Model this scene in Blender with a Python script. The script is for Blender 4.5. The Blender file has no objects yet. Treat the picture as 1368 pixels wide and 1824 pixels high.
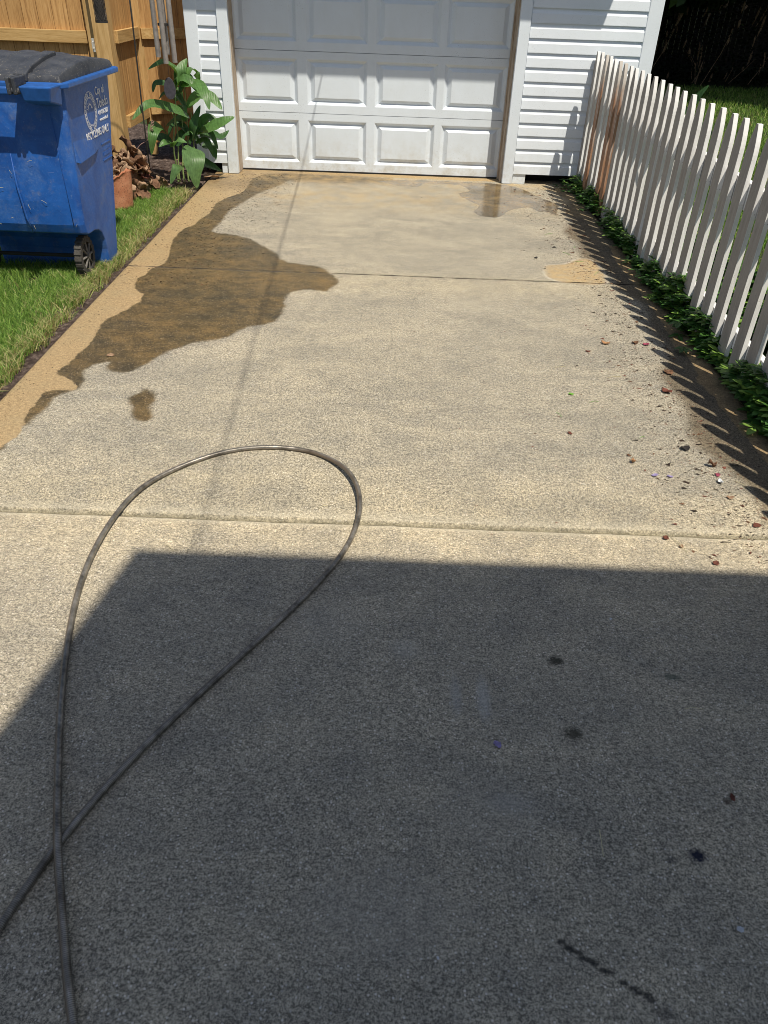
import bpy, bmesh, math, random
import numpy as np
from mathutils import Vector, Matrix, noise as mnoise
sc = bpy.context.scene
R = math.radians
random.seed(7); rng = np.random.default_rng(7)

# ---------------- camera ----------------
cd = bpy.data.cameras.new('camera'); cam = bpy.data.objects.new('camera', cd)
sc.collection.objects.link(cam); sc.camera = cam
pitch, roll, yaw = 0.616838, 0.037931, -0.001337
cF = Vector((-math.sin(yaw)*math.cos(pitch), math.cos(yaw)*math.cos(pitch), -math.sin(pitch)))
r0 = Vector((math.cos(yaw), math.sin(yaw), 0)); u0 = r0.cross(cF)
cR = math.cos(roll)*r0 + math.sin(roll)*u0; cU = -math.sin(roll)*r0 + math.cos(roll)*u0
M = Matrix((cR, cU, -cF)).transposed().to_4x4(); M.translation = Vector((0.267294, -8.487965, 1.718098))
cam.matrix_world = M
cd.sensor_fit = 'VERTICAL'; cd.sensor_height = 24; cd.lens = 1353.540141/1824*24
cd.clip_start = .05; cd.clip_end = 400

# ---------------- sun, sky, exposure ----------------
SUN = Vector((.62, -1, 2.2)).normalized()          # towards the sun
sl = bpy.data.lights.new('sun', 'SUN'); sl.energy = 5.0; sl.angle = R(.53); sl.color = (1, .92, .775)
so = bpy.data.objects.new('sun', sl); sc.collection.objects.link(so)
so.rotation_euler = SUN.to_track_quat('Z', 'Y').to_euler(); so.location = (5, -8, 18)
w = bpy.data.worlds.new('World'); sc.world = w; w.use_nodes = True
nt = w.node_tree; nt.nodes.clear()
sky = nt.nodes.new('ShaderNodeTexSky'); sky.sky_type = 'NISHITA'; sky.sun_disc = False
sky.sun_elevation = math.asin(SUN.z); sky.sun_rotation = math.atan2(SUN.x, SUN.y)
bg = nt.nodes.new('ShaderNodeBackground'); bg.inputs[1].default_value = .089
ow = nt.nodes.new('ShaderNodeOutputWorld')
hs_ = nt.nodes.new('ShaderNodeHueSaturation'); hs_.inputs['Saturation'].default_value = .80   # thin summer haze
nt.links.new(sky.outputs[0], hs_.inputs['Color']); nt.links.new(hs_.outputs[0], bg.inputs[0]); nt.links.new(bg.outputs[0], ow.inputs[0])
sc.view_settings.view_transform = 'Standard'; sc.view_settings.look = 'None'
sc.view_settings.gamma = 1; sc.view_settings.exposure = .02
sc.render.engine = 'CYCLES'; sc.cycles.pixel_filter_type = 'BLACKMAN_HARRIS'; sc.cycles.filter_width = .95

# outlines measured on the ground, metres
WETR= [(-0.778, -0.341), (-0.869, -0.646), (-1.007, -0.993), (-1.092, -1.355), (-1.159, -1.687), (-1.157, -1.985), (-1.169, -2.301), (-1.033, -2.357), (-0.873, -2.445), (-0.722, -2.636), (-0.597, -2.819), (-0.518, -2.979), (-0.378, -3.042), (-0.252, -3.086), (-0.158, -3.22), (-0.092, -3.379), (-0.128, -3.489), (-0.164, -3.585), (-0.252, -3.564), (-0.321, -3.572), (-0.396, -3.661), (-0.408, -3.769), (-0.391, -3.907), (-0.408, -4.086), (-0.443, -4.173), (-0.544, -4.225), (-0.596, -4.278), (-0.651, -4.394), (-0.742, -4.459), (-0.821, -4.504), (-0.89, -4.583), (-0.966, -4.678), (-1.004, -4.8), (-1.06, -4.892), (-1.123, -4.907), (-1.176, -4.89), (-1.201, -4.84), (-1.207, -4.792), (-1.259, -4.823), (-1.299, -4.907), (-1.265, -4.997), (-1.251, -5.086), (-1.309, -5.177), (-1.343, -5.222), (-1.331, -5.303), (-1.352, -5.421), (-1.375, -5.57), (-1.381, -5.718)]
TANR= [(-1.413, -5.796), (-1.395, -5.686), (-1.367, -5.616), (-1.36, -5.521), (-1.403, -5.4), (-1.399, -5.24), (-1.407, -5.171), (-1.374, -5.14), (-1.286, -5.133), (-1.274, -5.088), (-1.304, -5.046), (-1.364, -4.991), (-1.431, -4.934), (-1.406, -4.836), (-1.398, -4.701), (-1.382, -4.538), (-1.402, -4.389), (-1.408, -4.229), (-1.347, -4.073), (-1.307, -3.935), (-1.297, -3.84), (-1.327, -3.747), (-1.388, -3.68), (-1.43, -3.504), (-1.399, -3.365), (-1.393, -3.251), (-1.345, -3.158), (-1.346, -3.007), (-1.39, -2.755), (-1.42, -2.553), (-1.409, -2.258), (-1.353, -2.133), (-1.346, -1.97), (-1.304, -1.752), (-1.322, -1.438), (-1.253, -1.185), (-1.156, -0.911), (-1.163, -0.407), (-1.067, -0.171)]
BLOT= [(-0.981, -5.206), (-0.974, -5.164), (-0.951, -5.133), (-0.944, -5.089), (-0.912, -5.087), (-0.869, -5.141), (-0.853, -5.21), (-0.863, -5.265), (-0.834, -5.329), (-0.822, -5.38), (-0.847, -5.412), (-0.9, -5.399), (-0.926, -5.35), (-0.939, -5.285), (-0.969, -5.247)]
PUD= [(-0.098, -0.303), (0.023, -0.354), (0.145, -0.49), (0.301, -0.481), (0.497, -0.466), (0.558, -0.335), (0.737, -0.323), (0.856, -0.32), (0.933, -0.36), (0.997, -0.578), (0.874, -0.704), (0.968, -0.978), (1.031, -1.117), (1.022, -1.227), (0.975, -1.374), (1.018, -1.503), (1.135, -1.553), (1.229, -1.473), (1.302, -1.291), (1.443, -1.164), (1.517, -1.153), (1.557, -1.253), (1.643, -1.276), (1.711, -1.403), (1.726, -1.725), (1.75, -1.964), (1.753, -2.458), (1.724, -2.758), (1.715, -3.283)]
SAND= [(1.373, -2.983), (1.406, -2.866), (1.461, -2.836), (1.554, -2.802), (1.682, -2.667), (1.764, -2.705), (1.789, -2.934), (1.742, -3.219), (1.574, -3.238), (1.444, -3.199), (1.374, -3.114)]
RTAN= [(1.948, -2.784), (1.965, -3.089), (1.968, -3.513), (1.949, -3.99), (1.936, -4.165), (1.923, -4.312), (1.949, -4.415), (1.96, -4.514), (1.94, -4.644), (1.912, -4.754), (1.923, -4.841), (1.937, -4.953), (1.934, -5.034), (1.943, -5.15), (1.944, -5.249), (1.946, -5.309), (1.957, -5.434)]
HOSE= [(-0.283, -7.902), (-0.31, -7.859), (-0.36, -7.752), (-0.422, -7.612), (-0.482, -7.464), (-0.546, -7.294), (-0.602, -7.134), (-0.655, -6.962), (-0.72, -6.715), (-0.749, -6.522), (-0.759, -6.352), (-0.742, -6.085), (-0.69, -5.943), (-0.606, -5.822), (-0.473, -5.69), (-0.361, -5.64), (-0.254, -5.617), (-0.143, -5.619), (-0.042, -5.645), (0.054, -5.717), (0.128, -5.832), (0.168, -5.946), (0.183, -6.071), (0.168, -6.217), (0.131, -6.347), (0.068, -6.491), (-0.035, -6.678), (-0.135, -6.839), (-0.213, -6.969), (-0.295, -7.105), (-0.357, -7.216), (-0.42, -7.347), (-0.471, -7.478), (-0.501, -7.573), (-0.53, -7.683), (-0.545, -7.758)]
BIGLEAF= [([(-1.74, -0.55, 0.815), (-1.766, -0.6, 0.927), (-1.831, -0.7, 1.004), (-1.956, -0.8, 0.956)], 0.11, 0), ([(-1.725, -0.55, 0.816), (-1.72, -0.58, 0.927), (-1.67, -0.5, 1.028)], 0.1, 0), ([(-1.723, -0.6, 0.821), (-1.559, -0.7, 0.846), (-1.465, -0.8, 0.771), (-1.43, -0.85, 0.662)], 0.1, 0), ([(-1.713, -0.5, 0.626), (-1.602, -0.45, 0.726), (-1.482, -0.45, 0.707), (-1.386, -0.5, 0.618)], 0.12, 0), ([(-1.693, -0.55, 0.558), (-1.789, -0.7, 0.635), (-1.957, -0.9, 0.696), (-2.097, -1.0, 0.579)], 0.11, 0), ([(-1.679, -0.6, 0.355), (-1.636, -0.65, 0.494), (-1.565, -0.6, 0.667)], 0.1, 1), ([(-1.618, -0.6, 0.425), (-1.479, -0.65, 0.485), (-1.342, -0.65, 0.546), (-1.251, -0.62, 0.582)], 0.11, 0), ([(-1.616, -0.55, 0.393), (-1.492, -0.5, 0.403), (-1.423, -0.45, 0.383), (-1.357, -0.4, 0.432)], 0.09, 1), ([(-1.902, -0.65, 0.423), (-1.936, -0.8, 0.501), (-1.943, -0.95, 0.459), (-1.978, -0.95, 0.289)], 0.11, 0), ([(-1.833, -0.7, 0.332), (-1.862, -0.85, 0.38), (-1.916, -0.9, 0.349)], 0.06, 0), ([(-1.84, -0.7, 0.317), (-1.756, -0.85, 0.403), (-1.665, -0.85, 0.387)], 0.07, 0), ([(-1.64, -0.7, 0.315), (-1.622, -0.85, 0.264), (-1.613, -0.9, 0.153), (-1.604, -0.9, 0.0)], 0.18, 2), ([(-1.731, -0.75, 0.164), (-1.757, -0.9, 0.172), (-1.835, -0.95, 0.043)], 0.12, 2), ([(-1.648, -0.6, 0.341), (-1.555, -0.6, 0.369), (-1.512, -0.6, 0.312), (-1.484, -0.6, 0.219)], 0.06, 1), ([(-1.879, -0.6, 0.333), (-1.98, -0.6, 0.378), (-2.104, -0.6, 0.369)], 0.09, 1), ([(-1.72, -0.5, 0.516), (-1.824, -0.45, 0.506), (-1.968, -0.4, 0.445)], 0.12, 1), ([(-1.867, -0.5, 0.815), (-1.981, -0.5, 0.82), (-2.023, -0.5, 0.741)], 0.06, 1), ([(-1.742, -0.5, 0.095), (-1.638, -0.45, 0.14), (-1.452, -0.45, 0.07)], 0.12, 1), ([(-1.705, -0.4, 0.38), (-1.565, -0.35, 0.515), (-1.461, -0.35, 0.47)], 0.1, 1), ([(-1.623, -0.45, 0.282), (-1.536, -0.4, 0.277), (-1.497, -0.45, 0.171)], 0.07, 1)]
STEMS= [[(-1.763, -0.55, 0.104), (-1.734, -0.5, 0.444), (-1.708, -0.55, 0.826)], [(-1.854, -0.6, 0.111), (-1.846, -0.65, 0.328), (-1.797, -0.6, 0.645), (-1.777, -0.6, 0.918)], [(-1.837, -0.6, 0.111), (-1.805, -0.6, 0.456), (-1.862, -0.6, 0.666)], [(-1.69, -0.6, 0.117), (-1.662, -0.6, 0.365), (-1.673, -0.55, 0.596)], [(-1.696, -0.6, 0.066), (-1.639, -0.7, 0.324)], [(-1.794, -0.6, 0.113), (-1.77, -0.55, 0.45), (-1.743, -0.55, 0.71)]]
DEB= {'orange': (1.519, -4.299), 'orange2': (1.352, -5.625), 'brown1': (1.703, -4.907), 'brown2': (1.394, -4.423), 'brown3': (1.622, -5.49), 'green1': (1.199, -4.974), 'petal1': (1.421, -5.726), 'petal2': (1.485, -5.73), 'red': (1.698, -5.702), 'white': (1.687, -5.765), 'd1': (1.341, -6.173), 'd2': (1.386, -6.222), 'd3': (1.483, -6.316), 'd4': (1.727, -6.07), 'd5': (1.69, -5.878), 'd6': (1.119, -5.384), 'd7': (1.35, -5.564), 'd8': (1.699, -4.274), 'd9': (1.756, -4.293), 'd10': (1.779, -4.671), 'curl1': (1.694, -5.634), 'dark1': (1.532, -2.392), 'dark2': (1.344, -2.689), 'y1': (-1.223, -4.715)}

# ---------------- helpers ----------------
def link(o, parent=None):
    sc.collection.objects.link(o)
    if parent is not None: o.parent = parent
    return o
def tag(o, label=None, cat=None, group=None, kind=None):
    if label: o['label'] = label
    if cat: o['category'] = cat
    if group: o['group'] = group
    if kind: o['kind'] = kind
    return o
def empty(name, loc, label, cat, group=None):
    o = bpy.data.objects.new(name, None); o.location = loc; o.empty_display_size = .1
    link(o); return tag(o, label, cat, group)
class MB:
    def __init__(s): s.v = []; s.f = []; s.mi = []; s.uv = None
    def add(s, vs, fs, mi=0):
        b = len(s.v); s.v += [tuple(v) for v in vs]; s.f += [tuple(i+b for i in f) for f in fs]; s.mi += [mi]*len(fs); return s
    def box(s, x0, x1, y0, y1, z0, z1, mi=0):
        return s.add([(x0,y0,z0),(x1,y0,z0),(x1,y1,z0),(x0,y1,z0),(x0,y0,z1),(x1,y0,z1),(x1,y1,z1),(x0,y1,z1)],
            [(0,3,2,1),(4,5,6,7),(0,1,5,4),(1,2,6,5),(2,3,7,6),(3,0,4,7)], mi)
    def tube(s, pts, r, n=10, mi=0, cap=True):
        pts = [Vector(p) for p in pts]; rs = r if isinstance(r, (list, tuple)) else [r]*len(pts)
        b = len(s.v); t0 = (pts[1]-pts[0]).normalized()
        a = Vector((0,0,1)) if abs(t0.z) < .9 else Vector((1,0,0))
        u = t0.cross(a).normalized()
        for i, p in enumerate(pts):
            t = (pts[min(i+1,len(pts)-1)]-pts[max(i-1,0)]).normalized()
            u = (u - t*u.dot(t)).normalized(); w_ = t.cross(u)
            for k in range(n):
                an = 2*math.pi*k/n; s.v.append(tuple(p+(u*math.cos(an)+w_*math.sin(an))*rs[i]))
        for i in range(len(pts)-1):
            for k in range(n):
                s.f.append((b+i*n+k, b+i*n+(k+1)%n, b+(i+1)*n+(k+1)%n, b+(i+1)*n+k)); s.mi.append(mi)
        if cap:
            s.f.append(tuple(b+k for k in range(n))[::-1]); s.mi.append(mi)
            s.f.append(tuple(b+(len(pts)-1)*n+k for k in range(n))); s.mi.append(mi)
        return s
    def prism(s, poly, axis, a, b_, mi=0):
        """poly of 2-tuples extruded along axis ('x': (y,z), 'y': (x,z), 'z': (x,y))"""
        mk = {'x': lambda p, t: (t, p[0], p[1]), 'y': lambda p, t: (p[0], t, p[1]), 'z': lambda p, t: (p[0], p[1], t)}[axis]
        n = len(poly); vs = [mk(p, a) for p in poly]+[mk(p, b_) for p in poly]
        fs = [tuple(range(n)), tuple(range(2*n-1, n-1, -1))]+[(i, n+i, n+(i+1) % n, (i+1) % n) for i in range(n)]
        return s.add(vs, fs, mi)
    def build(s, name, mats, parent=None, smooth=False, bevel=0, seg=2, fix=True):
        me = bpy.data.meshes.new(name); me.from_pydata(s.v, [], s.f)
        for m in (mats if isinstance(mats, (list, tuple)) else [mats]): me.materials.append(m)
        me.polygons.foreach_set('material_index', s.mi)
        if fix:
            bm = bmesh.new(); bm.from_mesh(me); bmesh.ops.recalc_face_normals(bm, faces=bm.faces[:]); bm.to_mesh(me); bm.free()
        if smooth: me.polygons.foreach_set('use_smooth', [True]*len(me.polygons))
        me.update()
        o = bpy.data.objects.new(name, me); link(o, parent)
        if parent is not None:   # geometry written in world coordinates
            o.matrix_parent_inverse = Matrix.Translation(-Vector(WORLD.get(parent.name, (0,0,0)))) if WORLD.get(parent.name) is not None else Matrix()
        if bevel:
            b = o.modifiers.new('bevel', 'BEVEL'); b.width = bevel; b.segments = seg; b.limit_method = 'ANGLE'; b.angle_limit = R(35)
            if smooth is False: pass
        return o
WORLD = {}
def thing(name, loc, label, cat, group=None):
    """Empty at the thing's base; its parts are written in world coordinates"""
    e = empty(name, loc, label, cat, group); WORLD[e.name] = tuple(loc); return e

# ---------------- node helpers ----------------
class NT:
    def __init__(s, name):
        s.m = bpy.data.materials.new(name); s.m.use_nodes = True; s.t = s.m.node_tree
        s.b = s.t.nodes['Principled BSDF']; s.tc = s.n('ShaderNodeTexCoord'); s.P = s.tc.outputs['Object']
    def n(s, ty, **k):
        x = s.t.nodes.new(ty)
        for a, b in k.items(): setattr(x, a, b)
        return x
    def l(s, a, b): s.t.links.new(a, b)
    def map(s, sc_=(1,1,1), loc=(0,0,0), src=None):
        m = s.n('ShaderNodeMapping'); m.inputs['Scale'].default_value = sc_; m.inputs['Location'].default_value = loc
        s.l(src or s.P, m.inputs[0]); return m.outputs[0]
    def noise(s, scale, detail=2, rough=.5, src=None, dist=0, out=0):
        x = s.n('ShaderNodeTexNoise'); x.inputs['Scale'].default_value = scale; x.inputs['Detail'].default_value = detail
        x.inputs['Roughness'].default_value = rough; x.inputs['Distortion'].default_value = dist
        s.l(src or s.P, x.inputs['Vector']); return x.outputs[out]
    def vor(s, scale, src=None, feat='F1', out='Distance'):
        x = s.n('ShaderNodeTexVoronoi', feature=feat); x.inputs['Scale'].default_value = scale
        s.l(src or s.P, x.inputs['Vector']); return x.outputs[out]
    def rr(s, v, a, b, c=0., d=1., smooth=False):
        x = s.n('ShaderNodeMapRange'); x.interpolation_type = 'SMOOTHSTEP' if smooth else 'LINEAR'
        for i, t in enumerate((a, b, c, d)): x.inputs[i+1].default_value = t
        s.l(v, x.inputs[0]); return x.outputs[0]
    def math(s, op, a, b=None, c=None, clamp=False):
        x = s.n('ShaderNodeMath', operation=op); x.use_clamp = clamp
        for i, t in enumerate((a, b, c)):
            if t is None: continue
            if isinstance(t, (int, float)): x.inputs[i].default_value = t
            else: s.l(t, x.inputs[i])
        return x.outputs[0]
    def mix(s, f, a, b, blend='MIX'):
        x = s.n('ShaderNodeMix', data_type='RGBA', blend_type=blend); x.clamp_factor = True
        for sock, t in ((x.inputs[0], f), (x.inputs[6], a), (x.inputs[7], b)):
            if isinstance(t, (int, float)): sock.default_value = t
            elif isinstance(t, tuple): sock.default_value = (*t, 1) if len(t) == 3 else t
            else: s.l(t, sock)
        return x.outputs[2]
    def attr(s, name, out='Fac'):
        x = s.n('ShaderNodeAttribute'); x.attribute_name = name; return x.outputs[out]
    def bump(s, h, strength=.5, dist=.002, prev=None):
        x = s.n('ShaderNodeBump'); x.inputs['Strength'].default_value = strength; x.inputs['Distance'].default_value = dist
        s.l(h, x.inputs['Height'])
        if prev is not None: s.l(prev, x.inputs['Normal'])
        return x.outputs[0]
    def fin(s, col=None, rough=None, nrm=None, spec=None, metal=None):
        for nm, t in (('Base Color', col), ('Roughness', rough), ('Normal', nrm), ('Specular IOR Level', spec), ('Metallic', metal)):
            if t is None: continue
            if isinstance(t, (int, float)): s.b.inputs[nm].default_value = t
            elif isinstance(t, tuple): s.b.inputs[nm].default_value = (*t, 1)
            else: s.l(t, s.b.inputs[nm])
        return s.m
def plain(name, col, rough=.6, metal=0, var=.15, scale=20, bump=0):
    N = NT(name); n = N.noise(scale, 4, .6)
    c = N.mix(N.rr(n, .3, .7), tuple(c*(1-var) for c in col), tuple(min(1, c*(1+var)) for c in col))
    return N.fin(c, rough, N.bump(N.noise(scale*6, 3), .5, bump) if bump else None, metal=metal)

# ---------------- concrete ----------------
def concrete():
    N = NT('concrete')
    st = N.map((85, 125, 60))                                # faint broom streaks along x
    g1 = N.noise(185, 3, .85); g2 = N.noise(62, 3, .7); g3 = N.noise(1, 3, .65, src=st)
    b1 = N.noise(1, 6, .65, dist=.6, src=N.map((1.7, 3.2, 1))); b2 = N.noise(9, 5, .7, dist=.3)
    f = N.math('MULTIPLY_ADD', g1, .58, N.math('MULTIPLY_ADD', g2, .18, N.math('MULTIPLY', g3, .24)))
    g4 = N.noise(1, 4, .7, src=N.map((20, 34, 20)))
    f = N.math('ADD', f, N.math('MULTIPLY', N.math('SUBTRACT', g4, .5), .10))
    g5 = N.noise(1, 4, .75, src=N.map((125, 70, 20), (2, 7, 0)))
    f = N.math('ADD', f, N.math('MULTIPLY', N.math('SUBTRACT', g5, .5), N.rr(N.attr('near'), 0, 1, .40, .06)))
    f = N.rr(f, .43, .575)
    col = N.mix(f, (.145, .135, .108), (.562, .515, .403))
    # pale sand grains and dark aggregate specks
    v = N.vor(135, out='Color'); sep = N.n('ShaderNodeSeparateColor'); N.l(v, sep.inputs[0])
    d = N.vor(135)
    grain = N.math('MULTIPLY', N.rr(sep.outputs[0], .84, .90), N.rr(d, .45, .25))
    col = N.mix(N.math('MULTIPLY', grain, .85), col, (.74, .71, .63))
    dark = N.math('MULTIPLY', N.rr(sep.outputs[1], .84, .9), N.rr(d, .5, .3))
    col = N.mix(N.math('MULTIPLY', dark, .35), col, (.12, .115, .11))
    bl = N.math('ADD', N.math('MULTIPLY', N.rr(b1, .3, .7), .6), N.math('MULTIPLY', N.rr(b2, .3, .7), .4))
    col = N.mix(1., col, N.mix(N.rr(bl, .25, .75), (.80, .80, .82), (1.11, 1.08, 1.05)), 'MULTIPLY')
    col = N.mix(1., col, N.mix(N.math('MULTIPLY', N.attr('band'), N.rr(b2, .3, .65, .5, 1)), (.93, .93, .94), (1.14, 1.10, 1.02)), 'MULTIPLY')
    fl = N.math('MULTIPLY', N.rr(N.noise(1, 3, .55, src=N.map((26, 50, 1), (5, 9, 0))), .665, .70), N.rr(b1, .42, .6))
    col = N.mix(N.math('MULTIPLY', fl, .7), col, (.66, .62, .53))
    # ---- regions that belong to the slab: silt strip, wet stain, sand, joint edges
    e1 = N.noise(14, 4, .6); e2 = N.noise(120, 3, .6)
    wob = N.math('ADD', N.math('MULTIPLY', N.math('SUBTRACT', e1, .5), .05), N.math('MULTIPLY', N.math('SUBTRACT', e2, .5), .028))
    def mask(a, soft=.006):
        return N.rr(N.math('ADD', N.attr(a), wob), -soft, soft, 0, 1, True)
    mt = mask('silt'); mw = mask('wet', .018); ms = mask('sand', .03); mp = mask('puddle', .006); md = mask('damp', .05)
    fine = N.rr(N.math('ADD', N.math('MULTIPLY', g1, .6), N.math('MULTIPLY', g2, .4)), .38, .62)
    tan = N.mix(fine, (.20, .135, .066), (.58, .425, .235))
    tan = N.mix(N.rr(N.noise(5, 5, .6), .45, .75, 0, .5), tan, (.33, .27, .16))
    b3 = N.noise(1, 5, .7, src=N.map((8, 17, 7), (3, 1, 0)))
    wetc = N.mix(1., col, N.mix(N.rr(b3, .38, .62), (.25, .22, .155), (.41, .335, .215)), 'MULTIPLY')
    wetc = N.mix(N.rr(b2, .45, .72, 0, .7), wetc, N.mix(fine, (.10, .072, .034), (.29, .205, .095)))
    wetc = N.mix(1., wetc, N.mix(N.rr(N.noise(3.1, 4, .6), .35, .65), (.74, .77, .82), (1.22, 1.12, .95)), 'MULTIPLY')
    wetc = N.mix(N.math('MULTIPLY', grain, .6), wetc, (.42, .34, .24))
    pudc = N.mix(1., col, (.40, .35, .27), 'MULTIPLY')
    pudc = N.mix(N.rr(N.noise(4, 4), .45, .7, 0, .6), pudc, (.20, .13, .06))
    sandc = N.mix(fine, (.30, .20, .09), (.60, .44, .23))
    rim = N.math('MULTIPLY', N.rr(N.attr('puddle'), -.05, -.012), N.rr(N.attr('puddle'), .0, -.012))
    rimw = N.math('MULTIPLY', N.rr(N.attr('sand'), -.03, -.008), N.rr(N.attr('sand'), .005, -.012))
    dampc = N.mix(1., col, (.42, .37, .31), 'MULTIPLY')
    col = N.mix(N.math('MULTIPLY', md, .92), col, dampc)
    col = N.mix(N.math('MULTIPLY', rimw, N.rr(N.noise(6, 3), .4, .6, 0, .7)), col, (.62, .58, .50))
    tan = N.mix(N.math('MULTIPLY', md, N.rr(N.noise(18, 5, .7), .35, .6, .35, .85)), tan, N.mix(fine, (.10, .07, .04), (.28, .20, .11)))
    col = N.mix(mw, col, wetc); col = N.mix(mt, col, tan)
    col = N.mix(N.math('MULTIPLY', ms, N.rr(N.noise(22, 5, .7), .35, .6, .35, .9)), col, sandc); col = N.mix(mp, col, pudc)
    # warm yellow silt wash next to the garage and bright clean band beside the joints
    yw = N.math('MULTIPLY', N.rr(N.attr('wash'), 0, 1), N.rr(N.noise(6, 5, .6), .40, .62, 0, .8))
    col = N.mix(N.math('MULTIPLY', yw, .75), col, N.mix(fine, (.33, .22, .10), (.58, .42, .20)))
    col = N.mix(N.math('MULTIPLY', N.attr('joint'), .85), col, N.mix(fine, (.09, .08, .05), (.30, .265, .17)))
    col = N.mix(N.math('MULTIPLY', N.attr('edge'), .75), col, (.62, .56, .43))
    col = N.mix(N.math('MULTIPLY', N.attr('crack'), .9), col, (.035, .028, .02))
    col = N.mix(1., col, N.mix(N.attr('near'), (1, 1, 1), (1.12, 1.10, 1.08)), 'MULTIPLY')
    # oil, moss and tyre marks in the near slab
    for (x, y, rx, ry, c, k) in MARKS:
        m_ = N.map((1/rx, 1/ry, 1), (-x/rx, -y/ry, 0)); ln = N.n('ShaderNodeVectorMath', operation='LENGTH')
        sx = N.n('ShaderNodeVectorMath', operation='MULTIPLY'); N.l(m_, sx.inputs[0]); sx.inputs[1].default_value = (1, 1, 0)
        N.l(sx.outputs[0], ln.inputs[0])
        dd = N.math('ADD', ln.outputs['Value'], N.math('MULTIPLY', N.math('SUBTRACT', e2, .5), 1.5))
        col = N.mix(N.rr(dd, .45, 1.2, k, 0), col, c)
    # near-black streak
    hgt = N.math('ADD', N.math('MULTIPLY', g1, .6), N.math('MULTIPLY', g2, .5))
    wetall = N.math('MAXIMUM', mw, mp)
    ro = N.math('SUBTRACT', .92, N.math('ADD', N.math('MULTIPLY', mw, .46), N.math('MULTIPLY', mp, N.rr(N.noise(30, 3), .35, .65, .86, .70))))
    b = N.bump(hgt, .75, .0035); b2_ = N.bump(g2, .25, .0008)
    nm = N.n('ShaderNodeMix', data_type='VECTOR'); N.l(N.math('MULTIPLY', mp, .93), nm.inputs[0]); N.l(b, nm.inputs[4]); N.l(b2_, nm.inputs[5])
    return N.fin(col, ro, nm.outputs[1], N.math('ADD', .35, N.math('MULTIPLY', mp, .4)))
MARKS = [(.692+.165*t+.003*math.sin(t*40), -7.669-.105*t+.002*math.cos(t*33), .013, .0065, (.03,.028,.025), .85) for t in (0, .07, .13, .2, .27, .34, .41, .48, .55, .74, .82, .89, .96, 1.02)]+[(.818,-6.826,.028,.022,(.035,.033,.022),.9), (.823,-7.102,.030,.024,(.04,.036,.022),.85), (1.163,-6.878,.028,.014,(.03,.06,.045),.6),
    (1.059,-7.453,.022,.020,(.006,.009,.028),.97), (.992,-7.467,.014,.012,(.03,.03,.04),.5), (.58,-6.99,.022,.09,(.44,.44,.43),.42), (.50,-6.98,.018,.08,(.42,.42,.41),.34), (.35,-6.80,.05,.05,(.42,.41,.38),.25), (.62,-7.33,.07,.035,(.42,.41,.38),.25), (.30,-7.62,.20,.12,(.36,.33,.28),.28), (1.185,-7.30,.013,.010,(.05,.03,.02),.8), (.88,-7.80,.025,.014,(.04,.035,.035),.5),
    (.56,-7.35,.16,.12,(.33,.31,.27),.18), (.1,-6.7,.14,.12,(.38,.36,.32),.16)]

def vnoise_col(name, cols, scale, rough=.9, bump=.004, bs=40, spec=.3, src_scale=(1,1,1)):
    N = NT(name); n = N.noise(scale, 5, .65, src=N.map(src_scale)); cr = N.n('ShaderNodeValToRGB')
    el = cr.color_ramp.elements
    while len(el) < len(cols): el.new(.5)
    for i, c in enumerate(cols): el[i].position = .28+.44*i/max(1, len(cols)-1); el[i].color = (*c, 1)
    N.l(n, cr.inputs[0]); return N.fin(cr.outputs[0], rough, N.bump(N.noise(bs, 4, .7), .8, bump), spec)

m_conc = concrete()
m_soil = vnoise_col('soil', [(.02,.014,.012), (.065,.045,.038), (.20,.155,.135)], 30, bump=.012, bs=60)
m_turf = vnoise_col('turf_soil', [(.02,.026,.01), (.035,.05,.015), (.06,.08,.022)], 14, bump=.01)

def white_paint(name, col, dirt=.5, rough=.5, grainx=(1,1,1), low=True):
    N = NT(name)
    n = N.noise(7, 6, .65, src=N.map((1,1,.5))); c = N.mix(N.rr(n, .35, .75, 0, .35*dirt), col, tuple(a*b for a, b in zip(col, (.82,.80,.74))))
    if low:   # splash-back dirt near the ground and mildew specks
        sep = N.n('ShaderNodeSeparateXYZ'); N.l(N.n('ShaderNodeNewGeometry').outputs['Position'], sep.inputs[0])
        h = N.rr(sep.outputs[2], .0, .38, 1, 0); m_ = N.math('MULTIPLY', h, N.rr(N.noise(11, 6, .7), .42, .72, 0, .75*dirt))
        c = N.mix(m_, c, (.42,.38,.28))
        sp = N.math('MULTIPLY', N.rr(N.noise(160, 2, .6), .665, .70), N.rr(N.noise(5, 4), .45, .62, .1, .8))
        c = N.mix(N.math('MULTIPLY', sp, dirt), c, (.10,.095,.08))
    wg = N.noise(1, 3, .6, src=N.map(grainx))
    return N.fin(c, rough, N.bump(wg, .35, .0012), .4)
m_vinyl = white_paint('vinyl_siding', (.75,.81,.885), .55, .45, (14, 14, 420))
m_trim = white_paint('white_trim', (.73,.80,.88), .8, .5, (30,30,6))
m_door = white_paint('door_paint', (.70,.77,.85), .85, .42, (6, 20, 260))
m_dark = plain('dark_gap', (.012,.011,.010), .9)
m_block = plain('foundation', (.32,.30,.26), .9, var=.2, scale=30, bump=.002)
m_roof = plain('roof_shingle', (.10,.095,.09), .9, var=.4, scale=40, bump=.003)
m_soffit = plain('soffit', (.70,.70,.68), .6, var=.05)
m_stop = vnoise_col('weathered_stop', [(.22,.16,.11), (.42,.34,.26), (.55,.49,.42)], 9, .8, .001, 60, src_scale=(6,6,.7))
m_rubber = plain('black_rubber', (.02,.02,.021), .6, scale=60)

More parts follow.
